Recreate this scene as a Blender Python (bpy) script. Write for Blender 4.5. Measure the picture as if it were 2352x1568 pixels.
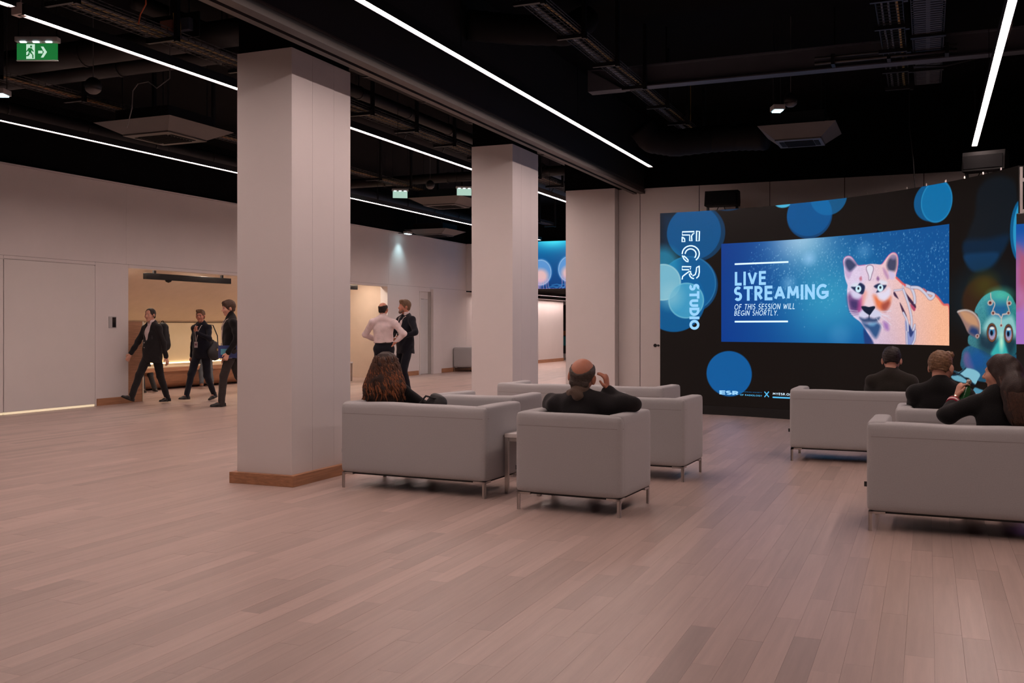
import bpy, bmesh, math, random
import numpy as np
from mathutils import Vector, Matrix

for o in list(bpy.data.objects):
    bpy.data.objects.remove(o, do_unlink=True)
scn = bpy.context.scene
COL = scn.collection
PI = math.pi

# ------------------------------------------------------------ camera
F_PX, C_X, HOR_Y, CAM_H = 2287.0, 1176.0, 748.0, 1.42
YAW = math.atan(954 / 2287.0)
SN, CS = math.sin(YAW), math.cos(YAW)
cam = bpy.data.cameras.new('camera')
cam.sensor_width = 36.0
cam.lens = F_PX / 2352.0 * 36.0
cam.shift_y = -(784.0 - HOR_Y) / 2352.0
cam.clip_end = 200
camo = bpy.data.objects.new('camera', cam)
camo.location = (0, 0, CAM_H)
camo.rotation_euler = (PI / 2, 0, YAW)
COL.objects.link(camo)
scn.camera = camo

# ------------------------------------------------------------ world, exposure
w = bpy.data.worlds.new('world'); scn.world = w
w.use_nodes = True
w.node_tree.nodes['Background'].inputs[0].default_value = (0.02, 0.021, 0.025, 1)
w.node_tree.nodes['Background'].inputs[1].default_value = 0.3
vs = scn.view_settings
vs.view_transform = 'Standard'; vs.look = 'None'; vs.gamma = 1.0
vs.use_curve_mapping = False; vs.exposure = 0.0
STRIP_L = 64.0                      # radiance of the ceiling light strips
STRIP_C = (1.0, 0.75, 0.69)         # warm pinkish white

# ------------------------------------------------------------ photo pixel -> place
def on_floor(u, v, z=0.0):
    d = F_PX * (CAM_H - z) / (v - HOR_Y); r = d * (u - C_X) / F_PX
    return Vector((r * CS - d * SN, r * SN + d * CS, z))
def on_y(u, v, Y):
    k = (u - C_X) / F_PX; d = Y / (k * SN + CS)
    return Vector((d * (k * CS - SN), Y, CAM_H - (v - HOR_Y) * d / F_PX))
def on_x(u, v, X):
    k = (u - C_X) / F_PX; d = X / (k * CS - SN)
    return Vector((X, d * (k * SN + CS), CAM_H - (v - HOR_Y) * d / F_PX))
def at_depth(u, v, d):
    r = d * (u - C_X) / F_PX
    return Vector((r * CS - d * SN, r * SN + d * CS, CAM_H - (v - HOR_Y) * d / F_PX))

# ------------------------------------------------------------ materials
def s2l(c):
    c = c / 255.0
    return c / 12.92 if c <= 0.04045 else ((c + 0.055) / 1.055) ** 2.4
def rgb(r, g, b): return (s2l(r), s2l(g), s2l(b), 1.0)
MATS = {}
def mat(name, col, rough=0.6, metal=0.0, var=0.0, vscale=6.0, bump=0.0, bscale=200.0, spec=0.5, sheen=0.0,
        emit=None, estr=0.0, alpha=1.0, trans=0.0, stretch=None):
    if name in MATS: return MATS[name]
    m = bpy.data.materials.new(name); m.use_nodes = True
    nt = m.node_tree; b = nt.nodes['Principled BSDF']
    b.inputs['Base Color'].default_value = col
    b.inputs['Roughness'].default_value = rough
    b.inputs['Metallic'].default_value = metal
    b.inputs['Specular IOR Level'].default_value = spec
    if sheen: b.inputs['Sheen Weight'].default_value = sheen
    if trans: b.inputs['Transmission Weight'].default_value = trans
    if alpha < 1: b.inputs['Alpha'].default_value = alpha
    if emit is not None:
        b.inputs['Emission Color'].default_value = emit
        b.inputs['Emission Strength'].default_value = estr
    if var or bump:
        tc = nt.nodes.new('ShaderNodeTexCoord')
        mp = nt.nodes.new('ShaderNodeMapping')
        nt.links.new(tc.outputs['Object'], mp.inputs[0])
        if stretch: mp.inputs['Scale'].default_value = stretch
    if var:
        n = nt.nodes.new('ShaderNodeTexNoise'); n.inputs['Scale'].default_value = vscale
        n.inputs['Detail'].default_value = 5
        nt.links.new(mp.outputs[0], n.inputs['Vector'])
        r = nt.nodes.new('ShaderNodeValToRGB')
        r.color_ramp.elements[0].position = 0.3; r.color_ramp.elements[1].position = 0.7
        r.color_ramp.elements[0].color = tuple(max(0, c * (1 - var)) for c in col[:3]) + (1,)
        r.color_ramp.elements[1].color = tuple(min(1, c * (1 + var)) for c in col[:3]) + (1,)
        nt.links.new(n.outputs['Fac'], r.inputs[0]); nt.links.new(r.outputs[0], b.inputs['Base Color'])
    if bump:
        n2 = nt.nodes.new('ShaderNodeTexNoise'); n2.inputs['Scale'].default_value = bscale
        n2.inputs['Detail'].default_value = 3
        nt.links.new(mp.outputs[0], n2.inputs['Vector'])
        bp = nt.nodes.new('ShaderNodeBump'); bp.inputs['Strength'].default_value = bump
        bp.inputs['Distance'].default_value = 0.01
        nt.links.new(n2.outputs['Fac'], bp.inputs['Height']); nt.links.new(bp.outputs[0], b.inputs['Normal'])
    MATS[name] = m
    return m
def emis(name, col, strength):
    if name in MATS: return MATS[name]
    m = bpy.data.materials.new(name); m.use_nodes = True
    nt = m.node_tree; nt.nodes.clear()
    e = nt.nodes.new('ShaderNodeEmission'); o = nt.nodes.new('ShaderNodeOutputMaterial')
    e.inputs[0].default_value = tuple(col[:3]) + (1,); e.inputs[1].default_value = strength
    nt.links.new(e.outputs[0], o.inputs[0]); MATS[name] = m
    return m
def emis_attr(name, attr, strength):
    if name in MATS: return MATS[name]
    m = bpy.data.materials.new(name); m.use_nodes = True
    nt = m.node_tree; nt.nodes.clear()
    a = nt.nodes.new('ShaderNodeAttribute'); a.attribute_name = attr
    e = nt.nodes.new('ShaderNodeEmission'); o = nt.nodes.new('ShaderNodeOutputMaterial')
    g = nt.nodes.new('ShaderNodeBsdfGlossy'); g.inputs['Roughness'].default_value = 0.35
    g.inputs[0].default_value = (0.02, 0.02, 0.02, 1)
    ad = nt.nodes.new('ShaderNodeAddShader')
    e.inputs[1].default_value = strength
    nt.links.new(a.outputs['Color'], e.inputs[0])
    nt.links.new(e.outputs[0], ad.inputs[0]); nt.links.new(g.outputs[0], ad.inputs[1])
    nt.links.new(ad.outputs[0], o.inputs[0]); MATS[name] = m
    return m

M_WALL = mat('wall_paint', (0.70, 0.66, 0.65, 1), 0.7, var=0.02, vscale=1.5, bump=0.04, bscale=90)
M_PANEL = mat('panel_laminate', (0.67, 0.625, 0.61, 1), 0.5, var=0.015, vscale=2)
M_DOOR = mat('door_paint', (0.69, 0.66, 0.64, 1), 0.55, var=0.015, vscale=2)
M_BLACK = mat('black_ceiling_paint', (0.004, 0.004, 0.0044, 1), 0.9, var=0.2, vscale=3, spec=0.08)
M_BULK = mat('charcoal_bulkhead', (0.022, 0.021, 0.021, 1), 0.55, var=0.08, vscale=2)
M_TRIMB = mat('brown_trim_channel', (0.05, 0.042, 0.038, 1), 0.5)
M_BMETAL = mat('black_metal', (0.012, 0.012, 0.013, 1), 0.45, 0.4)
M_DUCT = mat('dark_duct', (0.016, 0.0145, 0.014, 1), 0.55, 0.3, var=0.2, vscale=4)
M_GALV = mat('galvanised_steel', (0.07, 0.066, 0.066, 1), 0.45, 0.8, var=0.15, vscale=20)
M_STEEL = mat('brushed_steel', (0.55, 0.52, 0.50, 1), 0.3, 0.9)
M_CABY = mat('yellow_cable', (0.30, 0.19, 0.05, 1), 0.5)
M_CABW = mat('grey_cable', (0.10, 0.095, 0.095, 1), 0.5)
M_CABO = mat('orange_cable', (0.55, 0.12, 0.05, 1), 0.5)
M_CASS = mat('cassette_plastic', (0.085, 0.075, 0.072, 1), 0.5, var=0.05)
M_GRILLE = mat('grille_dark', (0.006, 0.006, 0.0065, 1), 0.8, spec=0.15)
M_OAK = mat('oak_wood', rgb(170, 122, 90), 0.45, var=0.22, vscale=5, bump=0.05, bscale=40, stretch=(3, 0.6, 14))
M_SOFA = mat('sofa_fabric', (0.415, 0.412, 0.418, 1), 0.85, var=0.04, vscale=120, bump=0.12, bscale=420, sheen=0.15)
M_SEAM = mat('sofa_seam', (0.29, 0.27, 0.26, 1), 0.9)
M_WTABLE = mat('white_table_top', (0.72, 0.68, 0.66, 1), 0.35)
M_LEDB = mat('led_cabinet_black', (0.012, 0.011, 0.011, 1), 0.6)
M_TAG = mat('dark_tag', (0.02, 0.02, 0.02, 1), 0.7)
M_BEIGE = mat('beige_alcove_felt', rgb(208, 190, 174), 0.9, var=0.03, vscale=4, bump=0.08, bscale=200)
M_CREAM = mat('cream_back_panel', rgb(216, 198, 164), 0.75, var=0.03, vscale=3)

# ------------------------------------------------------------ object helpers
def tag(o, label=None, cat=None, group=None, kind=None):
    if label: o['label'] = label
    if cat: o['category'] = cat
    if group: o['group'] = group
    if kind: o['kind'] = kind
    return o
def link(o, parent=None):
    COL.objects.link(o)
    if parent is not None: o.parent = parent
    return o
def empty(name, loc=(0, 0, 0), rz=0.0, label=None, cat=None, group=None):
    o = bpy.data.objects.new(name, None); o.location = loc; o.rotation_euler = (0, 0, rz)
    o.empty_display_size = 0.1
    link(o); tag(o, label, cat, group)
    return o
def pyobj(name, verts, faces, m, parent=None, smooth=False):
    me = bpy.data.meshes.new(name)
    me.from_pydata([tuple(v) for v in verts], [], [tuple(f) for f in faces]); me.update()
    if m is not None: me.materials.append(m)
    if smooth: me.polygons.foreach_set('use_smooth', [True] * len(me.polygons))
    return link(bpy.data.objects.new(name, me), parent)
def bmobj(name, bm, m, parent=None, smooth=False):
    me = bpy.data.meshes.new(name); bm.to_mesh(me); bm.free()
    if m is not None: me.materials.append(m)
    if smooth: me.polygons.foreach_set('use_smooth', [True] * len(me.polygons))
    return link(bpy.data.objects.new(name, me), parent)
class MB:
    """collects simple solids into one mesh"""
    def __init__(s): s.v = []; s.f = []
    def add(s, v, f):
        n = len(s.v); s.v += [tuple(p) for p in v]; s.f += [tuple(i + n for i in q) for q in f]; return s
    def box(s, a, b):
        x0, y0, z0 = a; x1, y1, z1 = b
        if x0 > x1: x0, x1 = x1, x0
        if y0 > y1: y0, y1 = y1, y0
        if z0 > z1: z0, z1 = z1, z0
        return s.add([(x0,y0,z0),(x1,y0,z0),(x1,y1,z0),(x0,y1,z0),(x0,y0,z1),(x1,y0,z1),(x1,y1,z1),(x0,y1,z1)],
                     [(0,3,2,1),(4,5,6,7),(0,1,5,4),(1,2,6,5),(2,3,7,6),(3,0,4,7)])
    def tube(s, pts, r, n=8, cap=True):
        pts = [Vector(p) for p in pts]; rs = r if isinstance(r, (list, tuple)) else [r] * len(pts)
        V = []; Fc = []; up = None
        for i, p in enumerate(pts):
            t = (pts[min(i + 1, len(pts) - 1)] - pts[max(i - 1, 0)]).normalized()
            if up is None:
                up = Vector((0, 0, 1)) if abs(t.z) < 0.9 else Vector((1, 0, 0))
            a = t.cross(up).normalized(); b = a.cross(t).normalized(); up = b
            for k in range(n):
                q = 2 * PI * k / n
                V.append(p + (a * math.cos(q) + b * math.sin(q)) * rs[i])
        for i in range(len(pts) - 1):
            for k in range(n):
                Fc.append((i*n+k, i*n+(k+1) % n, (i+1)*n+(k+1) % n, (i+1)*n+k))
        if cap:
            Fc.append(tuple(range(n - 1, -1, -1))); Fc.append(tuple((len(pts)-1)*n + k for k in range(n)))
        return s.add(V, Fc)
    def lathe(s, prof, c=(0, 0, 0), n=20, axis=None, cap=True):
        R = Matrix.Identity(3)
        if axis is not None: R = Vector((0, 0, 1)).rotation_difference(Vector(axis)).to_matrix()
        V = []; Fc = []
        for (r, z) in prof:
            for k in range(n):
                q = 2 * PI * k / n
                V.append(Vector(c) + R @ Vector((r * math.cos(q), r * math.sin(q), z)))
        for i in range(len(prof) - 1):
            for k in range(n):
                Fc.append((i*n+k, i*n+(k+1) % n, (i+1)*n+(k+1) % n, (i+1)*n+k))
        if cap: Fc.append(tuple(range(n - 1, -1, -1))); Fc.append(tuple((len(prof)-1)*n + k for k in range(n)))
        return s.add(V, Fc)
    def prism(s, poly, z0, z1, axis='z'):
        n = len(poly)
        def P(a, b, t):
            return {'z': (a, b, t), 'y': (a, t, b), 'x': (t, a, b)}[axis]
        V = [P(a, b, z0) for a, b in poly] + [P(a, b, z1) for a, b in poly]
        Fc = [tuple(range(n - 1, -1, -1)), tuple(range(n, 2 * n))] + [(i, (i+1) % n, n + (i+1) % n, n + i) for i in range(n)]
        return s.add(V, Fc)
    def build(s, name, m, parent=None, smooth=False, bevel=0.0, seg=2, fix=False):
        o = pyobj(name, s.v, s.f, m, parent, smooth)
        if bevel or fix:
            bm = bmesh.new(); bm.from_mesh(o.data)
            if bevel:
                bmesh.ops.bevel(bm, geom=bm.edges[:], offset=bevel, segments=seg, affect='EDGES', profile=0.5)
            bmesh.ops.recalc_face_normals(bm, faces=bm.faces[:])
            bm.to_mesh(o.data); bm.free()
            if bevel: o.data.polygons.foreach_set('use_smooth', [True] * len(o.data.polygons)); 
        return o
def box(name, a, b, m, parent=None, bevel=0.0, seg=2):
    o = MB().box(a, b).build(name, m, parent, bevel=bevel, seg=seg)
    if bevel: wn(o)
    return o
def wn(o):
    md = o.modifiers.new('weighted', 'WEIGHTED_NORMAL'); md.keep_sharp = True
    return o
def soft_box(name, a, b, r, m, parent=None, n=(10, 6, 6), lump=0.0, seed=0, puff=0.0):
    """upholstered block: rounded edges, faint cushion swell and lumps"""
    a = np.array(a, float); b = np.array(b, float); c = (a + b) / 2; h = (b - a) / 2
    V = {}; vl = []; fl = []
    rnd = np.random.RandomState(seed); ph = rnd.rand(6) * 6.28
    def grid(k):   # more samples close to the edges
        t = np.linspace(-1, 1, k + 1)
        return np.sign(t) * (1 - (1 - np.abs(t)) ** 1.7)
    G = [grid(k) for k in n]
    def vid(p):
        key = tuple(np.round(p, 6))
        if key in V: return V[key]
        q = np.array(p) * h
        inner = np.clip(q, -(h - r), h - r); d = q - inner; L = np.linalg.norm(d)
        if L > 1e-9: q = inner + d / L * r
        f = [1 - p[i] ** 2 for i in range(3)]
        if puff:
            for i in range(3):
                j, k2 = (i + 1) % 3, (i + 2) % 3
                q[i] += np.sign(p[i]) * (abs(p[i]) > 0.9) * puff * f[j] * f[k2]
        if lump:
            q[2] += lump * (p[2] > 0.5) * (math.sin(q[0] * 5 + ph[0]) + 0.6 * math.sin(q[0] * 11 + ph[1]) + math.sin(q[1] * 7 + ph[2]))
        V[key] = len(vl); vl.append(tuple(q + c)); return V[key]
    for ax in range(3):
        j, k = (ax + 1) % 3, (ax + 2) % 3
        for s in (-1, 1):
            for u in range(n[j]):
                for v in range(n[k]):
                    ids = []
                    for du, dv in ((0, 0), (1, 0), (1, 1), (0, 1)):
                        p = [0, 0, 0]; p[ax] = s; p[j] = G[j][u + du]; p[k] = G[k][v + dv]
                        ids.append(vid(p))
                    fl.append(ids if s > 0 else ids[::-1])
    return pyobj(name, vl, fl, m, parent, True)
def copy_tree(o, parent=None):
    c = o.copy(); COL.objects.link(c); c.parent = parent
    for ch in o.children: copy_tree(ch, c)
    return c

# ============================================================ THE SETTING
X_L, X_R, Y_N, Y_F = -13.6, 6.6, -7.0, 42.0
Z_C = 5.15                       # black soffit
Z_H = Z_C - 0.004                # where hangers end
Y_BACK = 17.42                   # panelled wall behind the studio screen
WALL_TOP = 3.885

def struct(o, label=None): return tag(o, label, None, None, 'structure')

# ---- floor: boards run away from the camera, each plank its own piece
floor = struct(box('floor', (-17.2, Y_N, -0.12), (X_R, Y_F, -0.012), mat('subfloor', (0.12, 0.09, 0.08, 1), 0.9)))
def floor_material():
    m = bpy.data.materials.new('oiled_oak_planks'); m.use_nodes = True
    nt = m.node_tree; b = nt.nodes['Principled BSDF']
    at = nt.nodes.new('ShaderNodeAttribute'); at.attribute_name = 'tone'
    ge = nt.nodes.new('ShaderNodeNewGeometry')
    mp = nt.nodes.new('ShaderNodeMapping'); mp.inputs['Scale'].default_value = (26, 1.3, 1)
    nt.links.new(ge.outputs['Position'], mp.inputs[0])
    ad = nt.nodes.new('ShaderNodeVectorMath'); ad.operation = 'ADD'
    sc = nt.nodes.new('ShaderNodeVectorMath'); sc.operation = 'SCALE'; sc.inputs['Scale'].default_value = 40
    nt.links.new(at.outputs['Color'], sc.inputs[0])
    nt.links.new(mp.outputs[0], ad.inputs[0]); nt.links.new(sc.outputs[0], ad.inputs[1])
    n = nt.nodes.new('ShaderNodeTexNoise'); n.inputs['Scale'].default_value = 1.0; n.inputs['Detail'].default_value = 6
    n.inputs['Roughness'].default_value = 0.6
    nt.links.new(ad.outputs[0], n.inputs['Vector'])
    r1 = nt.nodes.new('ShaderNodeValToRGB')
    e = r1.color_ramp.elements
    e[0].position = 0.0; e[0].color = (0.30, 0.232, 0.204, 1)
    e[1].position = 1.0; e[1].color = (0.58, 0.434, 0.382, 1)
    k = e.new(0.35); k.color = (0.445, 0.338, 0.297, 1)
    k = e.new(0.7); k.color = (0.515, 0.387, 0.34, 1)
    nt.links.new(at.outputs['Fac'], r1.inputs[0])
    r2 = nt.nodes.new('ShaderNodeValToRGB')
    r2.color_ramp.elements[0].position = 0.25; r2.color_ramp.elements[0].color = (0.86, 0.86, 0.86, 1)
    r2.color_ramp.elements[1].position = 0.75; r2.color_ramp.elements[1].color = (1.07, 1.07, 1.07, 1)
    nt.links.new(n.outputs['Fac'], r2.inputs[0])
    mx = nt.nodes.new('ShaderNodeMix'); mx.data_type = 'RGBA'; mx.blend_type = 'MULTIPLY'; mx.inputs[0].default_value = 1.0
    nt.links.new(r1.outputs[0], mx.inputs[6]); nt.links.new(r2.outputs[0], mx.inputs[7])
    nt.links.new(mx.outputs[2], b.inputs['Base Color'])
    b.inputs['Roughness'].default_value = 0.36
    b.inputs['Specular IOR Level'].default_value = 0.55
    bp = nt.nodes.new('ShaderNodeBump'); bp.inputs['Strength'].default_value = 0.12; bp.inputs['Distance'].default_value = 0.004
    nt.links.new(n.outputs['Fac'], bp.inputs['Height']); nt.links.new(bp.outputs[0], b.inputs['Normal'])
    return m
M_FLOOR = floor_material()
rng = random.Random(11)
planks = []
PW = 0.118
nx = int((X_R + 17.2) / PW)
for i in range(nx):
    x0 = -17.2 + i * PW
    y = Y_N - rng.uniform(0, 1.4)
    while y < Y_F:
        L = rng.choice((0.7, 0.95, 1.2, 1.45)) * rng.uniform(0.94, 1.06)
        a, b_ = max(y, Y_N), min(y + L, Y_F)
        t = rng.gauss(0.57, 0.15)
        if rng.random() < 0.025: t -= 0.22
        if b_ - a > 0.05: planks.append((x0, a, b_, min(1, max(0, t)), rng.uniform(-0.0002, 0.0002)))
        y += L
def plank_size(p):
    x, a, b_, t, dz = p
    cx, cy = x + PW / 2, (a + b_) / 2
    r = cx * CS + cy * SN; d = -cx * SN + cy * CS
    if d < 3.0: return 0
    u = C_X + F_PX * r / d; v = HOR_Y + F_PX * CAM_H / d
    if u < -150 or u > 2500 or v > 1700: return 0
    return (b_ - a) * PW / d ** 3 * 1e3
planks.sort(key=plank_size, reverse=True)
def plank_mesh(ps, name):
    V = []; Fc = []; tone = []
    g = 0.0004
    for (x, a, b_, t, dz) in ps:
        n = len(V); x0, x1, y0, y1 = x + g, x + PW - g, a + g, b_ - g
        V += [(x0, y0, -0.0119), (x1, y0, -0.0119), (x1, y1, -0.0119), (x0, y1, -0.0119),
              (x0, y0, dz), (x1, y0, dz), (x1, y1, dz), (x0, y1, dz)]
        Fc += [(n+4, n+5, n+6, n+7), (n, n+1, n+5, n+4), (n+1, n+2, n+6, n+5), (n+2, n+3, n+7, n+6), (n+3, n, n+4, n+7)]
        tone += [t] * 8
    me = bpy.data.meshes.new(name); me.from_pydata(V, [], Fc); me.update()
    at = me.attributes.new('tone', 'FLOAT', 'POINT'); at.data.foreach_set('value', tone)
    me.materials.append(M_FLOOR)
    return me
for p in planks[:300]:
    link(bpy.data.objects.new('floor_plank', plank_mesh([p], 'floor_plank')), floor)
o = link(bpy.data.objects.new('floor_planks_far', plank_mesh(planks[300:], 'floor_planks_far')), floor)
o['kind'] = 'stuff'

ceiling = struct(box('ceiling', (-17.2, Y_N, Z_C), (X_R, Y_F, Z_C + 0.2), M_BLACK))

# ---- left wall (with the alcove opening, the flush door leaf and the far doorway)
AL0 = on_x(295, 900, X_L).y; AL1 = on_x(890, 850, X_L).y; AL_H = 2.49
DR0 = on_x(8, 900, X_L).y; DR1 = on_x(219, 900, X_L).y
FD0 = on_x(963, 850, X_L).y; FD1 = on_x(988, 850, X_L).y
LW_TOP = 4.03
wl = empty('wall_left'); struct(wl)
T = 0.22
def wpan(y0, y1, z0, z1, m=M_WALL, x=X_L, t=T, g=0.0025):
    return box('wall_panel', (x - t, y0 + g, z0 + g), (x, y1 - g, z1 - g), m, wl)
# lower zone
wpan(Y_N, DR0 - 2.0, 0, 2.55); wpan(DR0 - 2.0, DR0, 2.49, 2.55)
wpan(DR0, DR1, 2.495, 2.55); wpan(DR1, AL0, 0, 2.55)
wpan(AL0, AL1, AL_H, 2.55)
wpan(AL1, FD0, 0, 2.55); wpan(FD0, FD1, 2.42, 2.55); wpan(FD1, 28.8, 0, 2.55); wpan(28.8, 38.0, 0, 2.5)
# upper zone, in wide boards
us = [Y_N, 1.0, 5.0, 9.6, on_x(290, 600, X_L).y, 19.0, on_x(893, 600, X_L).y, 28.8]
for a, b_ in zip(us[:-1], us[1:]): wpan(a, b_, 2.55, LW_TOP - 0.03)
wpan(Y_N, 28.8, LW_TOP - 0.03, LW_TOP, x=X_L + 0.02, t=T + 0.02)
box('upper_black_wall', (X_L - T, Y_N, LW_TOP), (X_L - 0.05, Y_F, Z_C), M_BLACK, wl)
box('wall_core', (X_L - T + 0.01, Y_N, 0.001), (X_L - 0.03, DR0 - 2.0, LW_TOP - 0.03), mat('shadow_gap', (0.18, 0.165, 0.16, 1), 0.9), wl)
for a, b_, z0 in ((DR1, AL0, 0.001), (AL0, AL1, AL_H + 0.01), (AL1, FD0, 0.001), (FD0, FD1, 2.43), (FD1, 28.8, 0.001), (DR0 - 2, DR1, 2.5)):
    box('wall_core', (X_L - T + 0.01, a + 0.012, z0), (X_L - 0.008, b_ - 0.012, LW_TOP - 0.04), MATS['shadow_gap'], wl)
bb = empty('baseboard_left'); struct(bb)
for a, b_ in ((DR1 + 0.03, AL0), (AL1 + 0.02, FD0 - 0.06), (FD1 + 0.12, 38.0)):
    box('skirting_board', (X_L, a, 0), (X_L + 0.018, b_, 0.125), M_OAK, bb)
# flush doors
for k, (a, b_) in enumerate(((DR0 - 2.0, DR0), (DR0, DR1))):
    d = empty('door_%d' % (k + 1), (X_L, (a + b_) / 2, 0)); struct(d)
    hw = (b_ - a) / 2
    box('door_leaf', (-0.06, -hw + 0.008, 0.035), (0.004, hw - 0.008, 2.482), M_DOOR, d, bevel=0.003)
    box('glow_strip', (-0.05, -hw + 0.02, 0.0), (-0.002, hw - 0.02, 0.034), mat('threshold_glow', (0.8, 0.7, 0.5, 1), 0.5, emit=(1.0, 0.82, 0.55, 1), estr=0.55), d)  # strip below the leaf glows: warm light put into its emission
    box('door_frame', (-0.10, -hw, 2.484), (-0.02, hw, 2.494), M_STEEL, d)
# far doorway with white leaf and pinkish pier
d = empty('door_3', (X_L, (FD0 + FD1) / 2, 0)); struct(d)
hw = (FD1 - FD0) / 2
box('door_leaf', (-0.10, -hw + 0.05, 0.01), (-0.05, hw - 0.05, 2.2), mat('far_door_paint', (0.62, 0.62, 0.62, 1), 0.5), d)
box('transom_panel', (-0.10, -hw + 0.05, 2.21), (-0.05, hw - 0.05, 2.42), M_DOOR, d)
box('door_frame', (-0.12, -hw, 0), (0.02, -hw + 0.05, 2.42), M_DOOR, d)
box('door_frame', (-0.12, hw - 0.05, 0), (0.03, hw, 2.42), M_STEEL, d)
box('wall_pier', (X_L, FD1 + 0.02, 0), (X_L + 0.10, FD1 + 0.55, 2.5), M_WALL, wl)

# ---- header with the jellyfish screen, low corridor behind
HB = 2.54
wf = empty('wall_header'); struct(wf)
box('header_board', (X_L, 28.8, HB), (-6.2, 29.05, LW_TOP), M_WALL, wf)
box('header_black_infill', (X_L, 28.85, LW_TOP), (-6.2, 29.05, Z_C), M_BLACK, wf)
box('header_soffit', (X_L, 29.05, HB - 0.02), (-6.2, 41.5, HB + 0.1), M_BLACK, wf)
wfar = struct(box('wall_far', (-17, 41.5, 0), (-6.0, 41.7, Z_C), M_WALL))

# ---- panelled wall behind the screen, right-hand and near walls
wb = empty('wall_back'); struct(wb)
seams = [-5.17] + [on_y(u, 500, Y_BACK).x for u in (1470, 1606, 1768, 1940, 2122)]
while seams[-1] < X_R - 1.3: seams.append(seams[-1] + 1.215)
seams.append(X_R)
box('wall_core', (-5.9, Y_BACK + 0.012, 0), (X_R, Y_BACK + 0.2, WALL_TOP), mat('joint_shadow', (0.05, 0.045, 0.045, 1), 0.9), wb)
for a, b_ in zip(seams[:-1], seams[1:]):
    box('wall_panel', (a + 0.006, Y_BACK, 0.01), (b_ - 0.006, Y_BACK + 0.011, WALL_TOP), M_PANEL, wb)
box('upper_black_wall', (-6.2, Y_BACK - 0.02, WALL_TOP + 0.002), (X_R, Y_BACK + 0.2, Z_C), M_BLACK, wb)
kn = on_y(1505, 793, Y_BACK)
lock = MB().lathe([(0.03, 0), (0.03, 0.012), (0.022, 0.016)], (kn.x, Y_BACK, kn.z), 16, (0, -1, 0)).lathe([(0.012, 0), (0.012, 0.05), (0.02, 0.055), (0.02, 0.07)], (kn.x + 0.07, Y_BACK, kn.z), 12, (0, -1, 0)).build('panel_lock', M_BMETAL, wb)
wr = struct(box('wall_right', (X_R, Y_N, 0), (X_R + 0.2, Y_BACK + 0.2, Z_C), M_PANEL))
wn_ = struct(box('wall_near', (-17.2, Y_N - 0.2, 0), (X_R, Y_N, Z_C), M_WALL))
wd = struct(box('wall_divider', (-6.2, Y_BACK + 0.2, 0), (-6.0, 41.5, Z_C), M_WALL))

# ---- bulkhead over the pillar row
BX0, BX1, BZ = -4.90, -4.69, 3.79
bulk = empty('trim_1'); struct(bulk)
box('bulkhead', (BX0, Y_N, BZ + 0.05), (BX1, Y_BACK, Z_C), M_BULK, bulk)
box('track_rail', (BX0, Y_N, BZ), (BX0 + 0.07, Y_BACK, BZ + 0.05), M_TRIMB, bulk)
box('track_rail', (BX1 - 0.09, Y_N, BZ), (BX1 + 0.012, Y_BACK, BZ + 0.05), M_TRIMB, bulk)
box('track_groove', (BX0 + 0.07, Y_N, BZ + 0.03), (BX1 - 0.09, Y_BACK, BZ + 0.05), M_BLACK, bulk)
box('upper_lip', (BX1, Y_N, BZ + 0.085), (BX1 + 0.015, Y_BACK, BZ + 0.105), M_TRIMB, bulk)

# ---- pillars
PT = 3.885
def pillar(x0, x1, y0, y1, label, base=True):
    p = empty('pillar', ((x0 + x1) / 2, (y0 + y1) / 2, 0), 0, label, 'pillar', None)
    hx, hy = (x1 - x0) / 2, (y1 - y0) / 2
    # core plus separate cladding boards on the long faces (joints are real gaps)
    box('core', (-hx + 0.015, -hy + 0.015, 0), (hx - 0.015, hy - 0.015, PT), mat('joint_grey', (0.40, 0.37, 0.36, 1), 0.9), p)
    box('cladding_board', (-hx, -hy, 0.0), (hx, -hy + 0.014, PT), M_WALL, p)
    box('cladding_board', (-hx, hy - 0.014, 0.0), (hx, hy, PT), M_WALL, p)
    cuts = [-hy + 0.0142, -hy + 2 * hy * 0.33, -hy + 2 * hy * 0.70, hy - 0.0142]
    for s in (-1, 1):
        for a, b_ in zip(cuts[:-1], cuts[1:]):
            g = 0.0014
            box('cladding_board', (s * hx, a + (g if a > -hy + 0.1 else 0), 0.0), (s * (hx - 0.014), b_ - (g if b_ < hy - 0.1 else 0), PT), M_WALL, p)
    box('black_head', (-hx + 0.01, -hy + 0.01, PT), (hx - 0.01, hy - 0.01, Z_C), M_BLACK, p)
    if base:
        t = 0.05
        for (a, b_) in (((-hx - t, -hy - t), (hx + t, -hy)), ((-hx - t, hy), (hx + t, hy + t)), ((-hx - t, -hy), (-hx, hy)), ((hx, -hy), (hx + t, hy))):
            box('skirting_board', (a[0], a[1], 0), (b_[0], b_[1], 0.10), M_OAK, p, bevel=0.002)
    return p
P1X0, P1X1 = -5.78, -5.19
pillar(P1X0, P1X1, 7.38, 8.35, 'white clad pillar beside the sofa where the curly-haired woman sits')
pillar(P1X0 - 0.02, P1X1, 12.46, 13.42, 'white clad pillar rising behind the empty sofas, side tinted violet')
pillar(-6.10, -5.17, 17.18, 17.62, 'wide white pillar joined to the panelled wall left of the big screen', base=False)

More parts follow.
